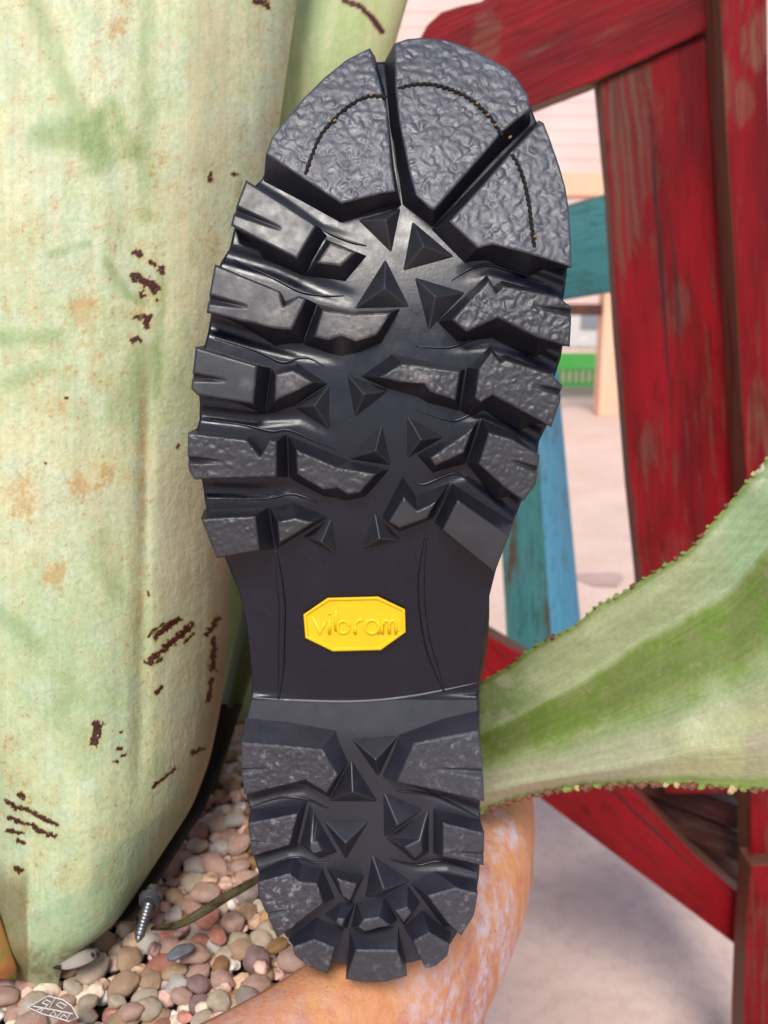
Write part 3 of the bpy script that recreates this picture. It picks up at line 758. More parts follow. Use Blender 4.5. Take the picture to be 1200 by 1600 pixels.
curl('leaf_scrap', catmull([PZ(78, 1494, zt), PZ(105, 1488, zt+.003), PZ(128, 1482, zt+.004), PZ(150, 1480, zt)], 4), .006, -.003, MAT['scrap'], 'dark brown and white papery scrap under the tip of the broad leaf', 'leaf scrap')
MAT['tagbase'] = plain('tag_brown', (.20, .13, .10), (.28, .19, .15), 300, .5)
MAT['white'] = plain('white_print', (.7, .68, .66), (.8, .78, .76), 100, .5)
tagp = [(44,1574),(58,1566),(75,1556),(98,1562),(112,1572),(122,1590),(108,1596),(88,1590),(66,1584)]
tz = ZR-.0035
TV = [PZ(x, y, tz) for x, y in tagp]; n = len(TV)
tag = mesh_obj('leaf_tag', TV+[p-Vector((0, 0, .0006)) for p in TV], [tuple(range(n)), tuple(range(n, 2*n))]+[(k, (k+1) % n, n+(k+1) % n, n+k) for k in range(n)], MAT['tagbase'], None, label='small brown leaf-shaped tag with white line pattern lying on pebbles', cat='tag')
g = []
for s_ in [tagp+[tagp[0]], [(52,1572),(80,1577),(114,1584)], [(75,1578),(86,1560)], [(62,1582),(75,1570)], [(88,1590),(98,1580)], [(104,1594),(110,1583)],
           [(66,1567),(72,1562),(80,1566),(74,1570),(66,1567)], [(88,1570),(94,1566),(104,1571),(98,1576),(88,1570)], [(58,1578),(66,1575),(64,1580)], [(78,1586),(84,1580),(88,1586),(82,1588),(78,1586)], [(94,1590),(100,1585),(104,1589)]]:
    g.append(tube_geo([PZ(x, y, tz+.0001) for x, y in s_], .00018, 5))
v, f = join_geo(g); mesh_obj('line_print', v, f, MAT['white'], tag)

# ================================================================== AGAVE
def fbm(X, Y, scale, seed=0, octv=5, gain=.5):
    out = np.zeros_like(X, dtype=float); amp = 1; tot = 0
    r = np.random.default_rng(seed+11)
    for o_ in range(octv):
        n_ = 64; g_ = r.random((n_, n_)); x = X*scale*(2**o_)+r.random()*50; y = Y*scale*(2**o_)+r.random()*50
        xi = np.floor(x).astype(int); yi = np.floor(y).astype(int); fx = x-xi; fy = y-yi; fx = fx*fx*(3-2*fx); fy = fy*fy*(3-2*fy)
        a_ = g_[xi % n_, yi % n_]; b_ = g_[(xi+1) % n_, yi % n_]; c_ = g_[xi % n_, (yi+1) % n_]; d_ = g_[(xi+1) % n_, (yi+1) % n_]
        out += amp*((a_*(1-fx)+b_*fx)*(1-fy)+(c_*(1-fx)+d_*fx)*fy); tot += amp; amp *= gain
    return out/tot
def sm(x, a_, b_):
    t = np.clip((x-a_)/(b_-a_), 0, 1); return t*t*(3-2*t)
def cmix(c, k, col):
    k = np.clip(k, 0, 1)[..., None]; return c*(1-k)+np.array(lin(col))*k
def stroke_d(X, Y, pts):
    D = np.full(X.shape, 1e9)
    for (ax_, ay_), (bx_, by_) in zip(pts[:-1], pts[1:]):
        dx, dy = bx_-ax_, by_-ay_; L = max(dx*dx+dy*dy, 1e-6); t = np.clip(((X-ax_)*dx+(Y-ay_)*dy)/L, 0, 1)
        D = np.minimum(D, np.hypot(X-ax_-t*dx, Y-ay_-t*dy))
    return D

def pigment_mat(name, rough=.5, bump=.0004, streak=(60, 60, 12), spk=True):
    m = M(name, rough, .4); a_ = m.n('ShaderNodeAttribute'); a_.attribute_name = 'pigment'; c = a_.outputs['Color']; co = m.coord()
    st = m.noise(m.coord(scale=streak), 1, 4, .6)
    c = m.mix(m.ramp(st, .3, .7, 0, .22), c, m.mix(1.0, c, (.86, .88, .72), 'MULTIPLY'))
    fn = m.noise(co, 700, 3, .7)
    c = m.mix(m.ramp(fn, .60, .78, 0, .45), c, lin((196, 190, 150)))
    c = m.mix(m.ramp(m.noise(co, 330, 4, .7), .71, .76, 0, .7 if spk else .3), c, lin((120, 84, 44)))
    bw = m.n('ShaderNodeRGBToBW'); m.l(a_.outputs['Color'], bw.inputs[0]); nb0 = m.bump(m.math('ADD', m.ramp(bw.outputs[0], .16, .04), m.math('MULTIPLY', m.noise(co, 900, 2), m.ramp(bw.outputs[0], .16, .04))), .0006, .9)
    m.col(c); nb_ = m.bump(st, .0010, .5, nb0)
    m.bump(m.math('ADD', m.noise(co, 90, 5, .65), m.math('MULTIPLY', m.noise(co, 600, 3), .3)), bump*2.5, .8, nb_)
    m.b.inputs['Subsurface Weight'].default_value = 0
    return m.m
MAT['leaf1'] = pigment_mat('agave_skin_pale'); MAT['leafr'] = pigment_mat('agave_skin_green', .42, .0003, (14, 14, 80), False)
m = M('agave_skin_painted_shade', .5, .4); co = m.coord(scale=(30, 30, 6)); m.col(m.mix(m.noise(co, 2, 4), lin((44, 58, 24)), lin((74, 88, 40)))); MAT['leafd'] = m.m  # green darkened so the shade of the gap sits in the colour

agave = empty('agave_plant', (-.12, .47, ZB-.01), 'big pale green agave with scarred leaves growing in the terracotta pot', 'agave plant')

def leaf_grid(name, NU, NV, fn, thick, mat, paint=None, label=None, parent=None):
    """fn(u,v) -> (px,py,t) for the front skin; a closed blade of the given thickness behind it"""
    U = np.linspace(0, 1, NU); Vv = np.linspace(0, 1, NV)
    PX = np.zeros((NV, NU)); PY = np.zeros((NV, NU)); T = np.zeros((NV, NU))
    for j, v_ in enumerate(Vv):
        PX[j], PY[j], T[j] = fn(U, v_)
    fwv = np.array(FW); upv = np.array(UP)
    D = fwv[None, None]+np.array([1, 0, 0])[None, None]*((PX-600)/F)[..., None]-upv[None, None]*((PY-800)/F)[..., None]
    front = np.array(C0)+D*T[..., None]
    edge = np.sin(np.pi*U)[None, :]**.5
    back = np.array(C0)+D*(T+thick*edge+.0004)[..., None]
    pts = np.concatenate([front.reshape(-1, 3), back.reshape(-1, 3)]); off = np.array(agave.location) if parent is None else np.array(agave.location)+np.array(parent.location)
    n = NU*NV; idx = np.arange(n).reshape(NV, NU)
    q = np.stack([idx[:-1, :-1], idx[:-1, 1:], idx[1:, 1:], idx[1:, :-1]], -1).reshape(-1, 4)
    qb = q[:, ::-1]+n
    def strip(a_): return np.stack([a_[:-1], a_[1:], a_[1:]+n, a_[:-1]+n], -1)
    sides = np.concatenate([strip(idx[:, 0]), strip(idx[:, -1])[:, ::-1], strip(idx[0])[:, ::-1], strip(idx[-1])])
    faces = np.concatenate([q, qb, sides])[:, ::-1]
    me = bpy.data.meshes.new(name); me.vertices.add(len(pts)); me.vertices.foreach_set('co', (pts-off).astype(np.float32).ravel())
    me.loops.add(faces.size); me.loops.foreach_set('vertex_index', faces.astype(np.int32).ravel())
    me.polygons.add(len(faces)); me.polygons.foreach_set('loop_start', (np.arange(len(faces))*4).astype(np.int32)); me.polygons.foreach_set('use_smooth', np.ones(len(faces), bool))
    me.update(calc_edges=True); me.validate()
    if paint is not None:
        C = paint(PX, PY, np.broadcast_to(U[None], PX.shape), np.broadcast_to(Vv[:, None], PX.shape)); C2 = np.concatenate([C.reshape(-1, 3)]*2); C4 = np.concatenate([C2, np.ones((len(C2), 1))], 1)
        at = me.attributes.new('pigment', 'FLOAT_COLOR', 'POINT'); at.data.foreach_set('color', C4.astype(np.float32).ravel())
    me.materials.append(mat)
    o = bpy.data.objects.new(name, me); COL.objects.link(o); o.parent = parent or agave
    if label: o['label'] = label
    return o, (lambda u, v_: PT(*[float(np.atleast_1d(z)[0]) for z in fn(np.array([u]), v_)]))

L1 = smooth_tab([(-220,-470,500,.365,.075),(0,-420,464,.355,.08),(200,-400,436,.350,.085),(280,-390,420,.348,.088),(400,-370,404,.345,.09),(600,-350,376,.342,.095),(800,-330,360,.340,.10),(913,-310,358,.339,.10),(1000,-290,356,.338,.10),
                 (1100,-240,346,.338,.098),(1188,-170,328,.338,.09),(1262,-100,300,.337,.08),(1317,-55,264,.337,.066),(1385,-34,220,.337,.045),(1437,-16,186,.337,.026),(1470,-4,150,.337,.012),(1500,14,98,.338,.005),(1530,20,92,.350,.003),(1580,24,90,.362,.003)])
def f_leaf1(U, v_):
    py = -220+1800*v_
    L, R, t0, D = L1(py)
    a_ = np.radians(-88+176*U)
    px = (L+R)/2+(R-L)/2*np.sin(a_)
    # long soft creases running down the blade
    t = t0+D*(1-np.cos(a_))*.9 + .0016*np.exp(-((px-226-.02*(800-py))/13)**2)*sm(np.array(py), 500, 700)*(1-sm(np.array(py), 1150, 1300)) - .0022*np.exp(-((px-300)/45)**2)*(1-sm(np.array(py), 500, 800))
    t = t+.0022*(fbm(px*1.0, np.full_like(px, py*.35), .012, 5, 3)-.5)+.003*(fbm(px, np.full_like(px, py), .0045, 8, 2)-.5)
    return px, np.full_like(px, py), t
SC = [([(211,395),(218,396)],5),([(234,410),(240,413)],4),([(252,418),(253,427)],5),([(212,433),(224,436),(234,444),(244,451)],7),([(221,460),(224,461)],5),([(244,469),(245,468)],3),([(213,496),(219,497)],5),([(230,498),(229,506)],7),([(208,531),(216,530)],5),
      ([(329,273),(329,280)],4),([(364,272),(370,272)],3),([(231,996),(243,983),(255,974)],3),([(242,996),(258,982),(279,968)],5),([(233,1034),(250,1020),(262,1008),(282,992),(301,978)],5.5),([(288,1005),(302,990)],3),([(246,1034),(253,1029)],3),
      ([(244,1082),(253,1073)],3.5),([(324,990),(332,980),(341,966)],4.5),([(335,998),(334,1022),(332,1045)],5.5),([(330,1060),(328,1080),(326,1095)],3.5),([(153,1128),(150,1145),(149,1159)],7),([(183,1171),(189,1170)],2.5),([(179,1190),(183,1189)],2.5),([(190,1181),(197,1179)],2),
      ([(188,1144),(191,1144)],2),([(240,1229),(258,1214),(273,1201)],3),([(301,1177),(321,1168)],3.5),([(30,1242),(36,1244)],4),([(11,1254),(26,1262),(48,1267)],4.5),([(52,1270),(70,1279),(88,1288)],3.5),([(13,1278),(38,1286)],4),([(44,1287),(62,1297),(86,1308)],4),([(13,1297),(37,1302)],3.5),
      ([(28,1313),(37,1317)],3),([(24,1358),(33,1361)],4.5),([(400,2),(414,4)],5),([(418,9),(419,12)],4),([(232,925),(232,928)],2.5),([(278,699),(279,696)],2.5),([(103,622),(107,622)],2.5),([(70,722),(71,723)],2)]
def paint1(PX, PY, U, Vv):
    n1 = fbm(PX, PY, .006, 1); n2 = fbm(PX, PY, .02, 2); n3 = fbm(PX, PY, .09, 3, 5, .6); n4 = fbm(PX, PY*.15, .07, 4); n5 = fbm(PX, PY, .045, 9, 5, .65)
    c = np.broadcast_to(np.array(lin((230, 226, 184))), PX.shape+(3,)).copy()
    c = cmix(c, sm(n1, .40, .62)*.7, (192, 208, 160))
    c = cmix(c, sm(n2, .50, .66)*.6, (214, 224, 200))
    c = cmix(c, sm(n4, .52, .70)*.45, (228, 214, 172))
    n7 = fbm(PX, PY, .22, 51, 4, .7); n8 = fbm(PX, PY, .05, 52, 5, .7)
    c = cmix(c, sm(n8, .44, .60)*.45, (206, 216, 176)); c = cmix(c, sm(n7, .50, .68)*.45, (240, 232, 204)); c = cmix(c, (1-sm(n7, .32, .46))*.35, (170, 186, 130))
    ob = sm(n5, .46, .72)*sm(n7, .40, .64)
    c = cmix(c, .7*ob*(.35+.65*sm(fbm(PX, PY, .004, 21), .40, .6)), (206, 160, 92))
    c = cmix(c, sm(n7, .66, .76)*sm(n5, .45, .6)*.7, (168, 118, 62))
    # green bruises
    for pts, r_, k_ in [([(55,5),(85,90),(118,170),(125,230)],20,.75),([(85,208),(130,200),(165,240)],30,.8),([(160,180),(175,165),(205,235)],17,.8),([(150,190),(152,260)],20,.85),([(60,215),(95,210)],22,.6),([(230,0),(228,180),(224,340)],14,.6),([(165,410),(200,460),(222,470)],9,.7),
                         ([(80,400),(140,385)],8,.6),([(0,530),(85,528)],15,.7),([(15,600),(60,580)],16,.6),([(255,430),(245,560),(242,620)],8,.7),([(225,560),(190,640)],26,.5),([(160,840),(150,880),(185,930)],16,.5),([(0,960),(30,985),(60,1010)],16,.6),([(100,1060),(130,1200)],22,.35),([(250,1180),(245,1205)],12,.6),([(20,1170),(120,1090)],14,.2),([(120,0),(150,40)],12,.3)]:
        d = stroke_d(PX+14*(n2-.5), PY+14*(n1-.5), pts)/r_
        c = cmix(c, (1-sm(d, .2, 1.5))*k_*(.7+.6*(n3-.5)), (132, 160, 88))
    # orange rub and halo patches
    for x_, y_, r_ in [(35,772,26),(125,760,20),(165,740,12),(80,900,18),(95,640,14),(130,480,22),(180,40,14)]:
        d = np.hypot(PX-x_, (PY-y_)*.85)/r_+2.4*(n3-.5)+2.4*(n7-.5)+1.5*(n5-.5); c = cmix(c, (1-sm(d, .1, 1.6))*.65, (208, 150, 82))
    c = cmix(c, np.exp(-((PX-222+.02*(PY-800))/5)**2)*sm(PY, 520, 650)*(1-sm(PY, 950, 1050))*.6*sm(n3, .35, .6), (214, 165, 110))
    # right flank: smoother, pinkish
    c = cmix(c, sm(PX, 235, 265)*sm(PY, 640, 800)*(1-sm(PY, 1180, 1260))*.7, (216, 208, 184))
    c = cmix(c, sm(PX, 250, 300)*(1-sm(PX, 340, 380))*(1-sm(PY, 420, 560))*.55*sm(n4, .3, .6), (232, 214, 176))
    # waxy blue-green rub near the foot, with a ragged edge
    nx = 10*(n3-.5)+16*(n2-.5)
    edge_x = np.interp(PY, [1250, 1268, 1342, 1403, 1440, 1500], [262, 256, 158, 132, 105, 100])+nx
    wax = sm(PX-edge_x, -3, 4)*sm(PY, 1262, 1272)
    wax = np.maximum(wax, sm(PY+.6*(PX-45)+nx, 1430, 1442)*sm(PX, 44, 50))
    c = cmix(c, wax*.62*(.8+.8*(n3-.5)), (172, 196, 160))
    c = cmix(c, (1-sm(PX+nx*.5, 40, 48))*sm(PY, 1330, 1400)*.8, (140, 118, 84))  # brown left side of the foot: its shade painted into the leaf colour
    c = cmix(c, sm(PX, 255, 330)*sm(PY, 1180, 1290)*.55, (150, 130, 88))
    c = cmix(c, sm(PY, 1470, 1490)*.6*sm(n3, .35, .6), (150, 130, 88))
    # corky scars with a yellow halo
    for pts, r_ in SC:
        x0, x1 = min(p[0] for p in pts)-30, max(p[0] for p in pts)+30; y0, y1 = min(p[1] for p in pts)-30, max(p[1] for p in pts)+30
        mk = (PX > x0) & (PX < x1) & (PY > y0) & (PY < y1)
        if not mk.any(): continue
        jj = np.where(mk.any(1))[0]; ii = np.where(mk.any(0))[0]; sl = (slice(jj[0], jj[-1]+1), slice(ii[0], ii[-1]+1))
        d = stroke_d(PX[sl], PY[sl], pts)/r_+2.4*(fbm(PX[sl], PY[sl], .22, 31, 3)-.5)
        sub_ = c[sl]; sub_ = cmix(sub_, (1-sm(d, .8, 2.4))*.45, (214, 180, 112)); sub_ = cmix(sub_, 1-sm(d, .78, 1.05), (86, 40, 34)); c[sl] = sub_
    f1 = fbm(PX, PY*.02, .35, 61, 3, .6); f2 = fbm(PX+8*(n2-.5), PY*.05, .12, 62, 4, .6)
    c = c*(1-.05*(f1-.5)*2-.12*(f2-.5)*2)[..., None]
    c = c*np.array([.945, .99, .95])
    low_ = sm(PY, 860, 1000)[..., None]; c = c*(1-low_*np.array([.12, .05, .08]))
    return c*.80
leaf1, _ = leaf_grid('leaf', 620, 900, f_leaf1, .02, MAT['leaf1'], paint1, 'broad pale cream-green leaf with dark brown scars left of the boot')

L2 = smooth_tab([(-220,300,700,.46,.03),(0,330,638,.452,.03),(90,340,612,.45,.03),(300,350,560,.462,.035),(600,340,500,.50,.035),(900,330,440,.545,.03),(1150,330,400,.575,.02)])
def f_leaf2(U, v_):
    py = -220+1370*v_; L, R, t0, D = L2(py); a_ = np.radians(-80+165*U); px = (L+R)/2+(R-L)/2*np.sin(a_)
    return px, np.full_like(px, py), t0+D*(1-np.cos(a_))+.002*(fbm(px, np.full_like(px, py*.3), .02, 6, 3)-.5)
def paint2(PX, PY, U, Vv):
    n3 = fbm(PX, PY, .09, 13, 5, .6); n4 = fbm(PX, PY*.15, .07, 14)
    c = np.broadcast_to(np.array(lin((206, 214, 160))), PX.shape+(3,)).copy()
    c = cmix(c, sm(n4, .4, .6)*.6, (176, 202, 132)); c = cmix(c, sm(PX, 560, 620)*.6, (226, 220, 160)); c = cmix(c, sm(n3, .55, .7)*.4, (226, 214, 170))
    c = cmix(c, (1-sm(PX, 430, 452))*.5, (150, 170, 104))
    d = stroke_d(PX, PY, [(538,0),(563,11),(580,26),(597,50)])/4.5+1.1*(n3-.5)
    c = cmix(c, (1-sm(d, 1, 2))*.5, (220, 170, 120)); c = cmix(c, 1-sm(d, .8, 1.1), (84, 34, 40)); return c*.78
leaf_grid('leaf', 160, 420, f_leaf2, .014, MAT['leaf1'], paint2, 'yellow-green leaf standing behind the boot toe with one dark scar')
def stripleaf(tab, thick, mat, bow, label=None, NU=24, NV=60, y0=None):
    sf = smooth_tab(tab); a0, a1 = tab[0][0], tab[-1][0]
    def fn(U, v_):
        py = a0+(a1-a0)*v_; L, R, t0 = sf(py); px = L+(R-L)*U; return px, np.full_like(px, py), t0+bow*(2*U-1)**2
    return leaf_grid('leaf', NU, NV, fn, thick, mat, None, label)
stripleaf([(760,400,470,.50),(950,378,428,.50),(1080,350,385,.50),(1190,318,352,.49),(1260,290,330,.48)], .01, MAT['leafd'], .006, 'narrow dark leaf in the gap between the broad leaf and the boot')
stripleaf([(500,330,560,.62),(800,300,560,.62),(1100,270,560,.60),(1300,260,540,.56)], .02, MAT['leafd'], .02, 'inner leaf hidden behind the boot, added to block light')  # inner leaf added to keep light out of the gap
stripleaf([(-220,120,430,.56),(400,200,470,.60),(900,200,470,.62),(1250,180,480,.58)], .02, MAT['leafd'], .02, 'leaf added behind the broad leaf to block light')  # another leaf added as a light blocker
m = M('gap_shade_strip', .7, .2); co = m.coord(scale=(30, 30, 8)); m.col(m.mix(m.noise(co, 2, 4), (.010, .006, .004), (.035, .02, .012))); MAT['dead'] = m.m  # near-black colour standing in for shade beside the broad leaf
m = M('leaf_tip', .6, .3); co = m.coord(scale=(60, 60, 60)); m.col(m.mix(m.ramp(m.noise(co, 2, 4), .4, .6), lin((120, 128, 62)), lin((176, 116, 66)))); MAT['tip'] = m.m
stripleaf([(1100,335,380,.50),(1180,318,352,.475),(1260,284,322,.445),(1330,244,278,.41),(1400,205,234,.378),(1440,180,208,.362)], .006, MAT['dead'], -.006, 'added near-black strip painting the shade under the broad leaf')  # added strip that paints the dark band next to the broad leaf
# leaf tip at the far left edge of the picture
stripleaf([(1400,-120,-14,.345),(1440,-110,2,.338),(1480,-90,16,.335),(1512,-60,27,.335),(1530,-50,26,.338)], .006, MAT['tip'], .006, 'small orange-green leaf edge at the left foot of the broad leaf')
o = bpy.data.objects['leaf'] if False else None

# right leaf: a channelled blade running out to the right
RX = [(560,1140,1200,1262,1335),(640,1110,1175,1250,1300),(700,1088,1160,1240,1285),(755,1064,1146,1232,1268),(800,1038,1126,1225,1250),(830,1012,1111,1220,1242),(865,994,1092,1214,1236),(900,976,1074,1208,1230),(935,945,1054,1202,1228),(970,928,1028,1195,1226),(1005,905,1006,1188,1225),
      (1040,882,986,1180,1225),(1075,862,966,1170,1226),(1100,832,950,1165,1228),(1140,785,927,1160,1232),(1170,748,892,1155,1233),(1200,714,858,1150,1233),(1260,640,800,1140,1232),(1330,560,740,1130,1228)]
RS = smooth_tab(RX)
def f_right(U, v_):
    px = 640+690*v_
    yt, yg, ym, yb = RS(px); s_ = (px-750)/450
    dp = .13*max(0, (750-px)/110)**1.3 if px < 750 else 0
    tt = .425-.050*s_+dp; tg = .420-.050*s_+dp; tm = .385-.045*s_+dp; tb = .395-.045*s_+dp
    py = np.interp(U, [0, .34, .78, 1], [yt, yg, ym, yb])
    t = np.interp(U, np.linspace(0, 1, 41), np.convolve(np.pad(np.interp(np.linspace(0, 1, 41), [0, .10, .34, .55, .8, 1], [tt, tt-.002, tg+.008, tg-.020, tm, tb]), 2, mode='edge'), [.1, .2, .4, .2, .1], 'valid'))
    t = t+.0015*(fbm(np.full_like(py, px*.3), py, .03, 17, 3)-.5)+.004*(fbm(np.full_like(py, px), py, .01, 18, 2)-.5)
    return np.full_like(py, px), py+2*(fbm(np.full_like(py, px), py*0, .05, 19, 2)-.5), t
def paintr(PX, PY, U, Vv):
    n1 = fbm(PX, PY, .008, 41); n2 = fbm(PX, PY, .03, 42, 5, .6); n3 = fbm(PX, PY, .1, 43, 5, .6); n4 = fbm(PX*.2, PY, .06, 44)
    c = np.broadcast_to(np.array(lin((176, 192, 148))), PX.shape+(3,)).copy()
    up = 1-sm(U+.03*(n2-.5), .31, .35)
    c = cmix(c, up*.8, (172, 190, 136)); c = cmix(c, up*sm(n1, .5, .6)*.4, (196, 196, 160))
    c = cmix(c, up*sm(PX, 1060, 1180)*.5, (150, 190, 150))
    c = cmix(c, up*(1-sm(PX, 780, 880))*sm(n2, .42, .55)*.7, (130, 160, 84))
    lo = sm(U+.03*(n2-.5), .32, .36)*(1-sm(U+.10*(n1-.5), .50, .72))
    c = cmix(c, lo*.85, (136, 156, 78)); c = cmix(c, lo*sm(n2, .44, .60)*.6, (120, 162, 54)); c = cmix(c, lo*sm(n3, .55, .68)*.4, (150, 152, 96))
    mid = sm(U, .62, .74)*(1-sm(U, .92, .97)); c = cmix(c, mid*.7, (190, 188, 158)); c = cmix(c, mid*sm(n4, .5, .62)*.35, (200, 176, 158)); c = cmix(c, mid*sm(PX, 990, 1080)*.7*sm(n1+.1*U, .44, .58), (200, 206, 150))
    c = cmix(c, sm(U, .93, .965)*.8, (138, 166, 74)); c = cmix(c, (1-sm(U, .015, .05))*.8, (120, 146, 58))
    c = cmix(c, sm(PX, 1165, 1200)*(1-sm(U, .02, .14))*sm(n3, .45, .55), (230, 216, 200))
    f1 = fbm(PX*.04+0*U, U*420, .26, 63, 4, .7); c = c*(1-.20*(f1-.5)*2-.16*(fbm(PX, PY, .2, 64, 3, .7)-.5)*2)[..., None]
    c = cmix(c, sm(n3, .68, .74)*.3, (190, 190, 150))
    return c*.74
rleaf, rpt = leaf_grid('leaf', 460, 420, f_right, .008, MAT['leafr'], paintr, 'wide green channelled leaf with toothed brown edges right of the boot')
# teeth along both edges
tm = {}
for nm, a_, b_ in [('tooth_green', (100,118,52), (138,150,84)), ('tooth_brown', (80,46,42), (130,88,66)), ('tooth_cream', (158,132,96), (196,176,130))]:
    m = M(nm, .6, .3); m.col(m.mix(m.ramp(m.noise(m.coord(), 2.2, 4), .35, .6), lin(a_), lin(b_))); tm[nm] = m.m
tmesh = {}
for nm in tm:
    me = bpy.data.meshes.new('tooth'); bm = bmesh.new(); bmesh.ops.create_icosphere(bm, subdivisions=2, radius=1)
    for v_ in bm.verts: v_.co *= 1+.5*mn.noise(v_.co*1.3+Vector((len(tmesh)*3, 0, 0)))+.15*mn.noise(v_.co*4)
    bm.to_mesh(me); bm.free(); me.materials.append(tm[nm]); me.polygons.foreach_set('use_smooth', [True]*len(me.polygons)); tmesh[nm] = me
def teeth(u, x0, x1, step, pick, rad):
    x = x0
    while x < x1:
        v_ = (x-640)/690; p = rpt(u, v_); nm = pick(x)
        o = bpy.data.objects.new('tooth', tmesh[nm]); COL.objects.link(o); o.parent = rleaf
        o.location = p-agave.location; r_ = rad*random.uniform(.7, 1.3); o.scale = (r_*random.uniform(1.2, 2.2), r_, r_*random.uniform(.6, 1.1)); o.rotation_euler = (random.random(), random.uniform(-.5, .2), random.random())
        x += step*random.uniform(.75, 1.35)
teeth(1.0, 752, 1215, 15, lambda x: random.choices(['tooth_brown', 'tooth_cream', 'tooth_green'], [6, 1.6, 2])[0], .0014)
teeth(0.0, 752, 1215, 13, lambda x: 'tooth_brown' if (1070 < x < 1092 or 1010 < x < 1032) else random.choices(['tooth_brown', 'tooth_cream', 'tooth_green'], [2.2, .3, 5])[0], .0009)

# ================================================================== CHAIRS
RED1, RED2 = lin((138, 3, 20)), lin((98, 2, 10)); BARE = lin((150, 120, 104))
MAT['red'] = wood('red_distressed', RED1, RED2, lin((112, 74, 62)), .12, spots=[(975,150,.806,.022,1),(985,230,.806,.026,.9),(975,340,.806,.02,.8),(1060,480,.806,.012,.7),(1010,700,.806,.010,.6),(1050,880,.806,.014,.4)]); MAT['redw'] = wood('red_worn', RED1, RED2, lin((128, 92, 74)), .35, spots=[(1185,60,.77,.012,.8),(1160,160,.77,.008,.6),(760,60,.80,.012,.5)])
MAT['redd'] = wood('red_deep', lin((140, 8, 22)), lin((110, 6, 14)), lin((110, 76, 60)), .35)
MAT['teal'] = wood('teal_distressed', lin((74, 138, 138)), lin((60, 120, 124)), lin((96, 78, 66)), .8); MAT['blue'] = wood('blue_lit_face', lin((84, 172, 208)), lin((98, 160, 190)), lin((120, 124, 132)), .3)  # blue is the leg's lit face, with the light put into its colour
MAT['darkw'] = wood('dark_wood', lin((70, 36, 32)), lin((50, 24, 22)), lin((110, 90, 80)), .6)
def board(name, poly, Y, th, grain, mat, parent, label=None, bev=.0015, Yf=None):
    n = len(poly); Yf = Yf or (lambda x, y: Y)
    fr = [P(x, y, Yf(x, y)) for x, y in poly]; bk = [p+Vector((0, th, 0)) for p in fr]
    # densify outline so that worn edges can be told from the face
    V = fr+bk; Fc = [tuple(range(n)), tuple(range(n, 2*n))]+[(k, (k+1) % n, n+(k+1) % n, n+k) for k in range(n)]
    o = mesh_obj(name, V, Fc, mat, parent, bevel=bev, segs=2, label=label)
    g0 = P(*grain[0], Y); g1 = P(*grain[1], Y); gx = (g1-g0).normalized(); gy = gx.cross(Vector((0, 1, 0))).normalized()
    me = o.data; at = me.attributes.new('grain', 'FLOAT_VECTOR', 'POINT'); off = random.random()*9
    at.data.foreach_set('vector', [c_ for p in V for c_ in (Vector(p).dot(gx)+off, Vector(p).dot(gy)+off*.37, Vector(p).y)])
    ed = me.attributes.new('edge', 'FLOAT', 'FACE'); ed.data.foreach_set('value', [0.0, 0.0]+[1.0]*n)
    return o
chair = empty('red_chair', tuple(PZ(1170, 1500, 0)), 'tall distressed red painted wooden chair right of the boot', 'chair')
crest = [(655,62),(668,38),(690,18),(722,8),(752,2),(775,-16),(800,-40),(860,-110),(1120,-160),(1128,38),(1105,47),(1020,86),(938,124),(880,146),(820,170),(760,196),(716,214),(690,180),(668,120)]
board('crest_rail', crest, .80, .045, ((700,120),(1100,-60)), MAT['redw'], chair, 'curved scroll-ended red board worn to bare wood')
board('leg', [(937,128),(1020,90),(1108,49),(1122,160),(1150,760),(1158,1240),(1040,1240),(1010,1050),(1000,905),(985,760),(966,520),(953,300)], .806, .022, ((1020,130),(1080,1000)), MAT['red'], chair, 'broad upright red board behind the front post')
board('post', [(1120,-120),(1198,-120),(1201,120),(1212,450),(1226,900),(1236,1350),(1174,1350),(1172,1000),(1166,750),(1150,450),(1134,180)], .770, .035, ((1150,0),(1190,1000)), MAT['redw'], chair, 'front post with a bare weathered edge')
board('leg', [(1173,1352),(1260,1352),(1270,1900),(1156,1900),(1160,1600),(1165,1475),(1170,1400)], .752, .03, ((1190,1360),(1190,1800)), MAT['red'], chair, 'lower red leg in front of the diagonal rail')
board('side_rail', [(560,930),(640,944),(750,985),(830,1032),(985,1228),(1090,1340),(1190,1428),(1190,1508),(1147,1475),(1000,1365),(850,1252),(700,1140),(560,1045)], .80, .035, ((850,1150),(1150,1440)), MAT['redd'], chair, 'diagonal deep red rail under the green leaf',
      Yf=lambda x, y: .80)
board('seat_slat', [(940,1180),(1160,1262),(1160,1300),(940,1216)], .842, .03, ((940,1200),(1160,1280)), MAT['darkw'], chair)
board('seat_slat', [(960,1218),(1160,1304),(1160,1352),(975,1262)], .850, .04, ((940,1200),(1160,1280)), MAT['darkw'], chair)
board('seat_slat', [(900,1140),(1165,1160),(1165,1440),(1060,1400),(960,1300)], .90, .03, ((940,1200),(1160,1280)), MAT['darkw'], chair, 'underside of the seat with its shade painted dark')  # backing board whose dark colour stands in for shadow under the seat
teal = empty('teal_chair', tuple(PZ(840, 1060, 0)), 'weathered teal-blue wooden chair behind the red one', 'chair')
board('arm', [(800,352),(880,322),(962,298),(968,455),(900,466),(800,482)], 1.12, .03, ((800,410),(960,380)), MAT['teal'], teal, 'teal arm board with a dark knot')
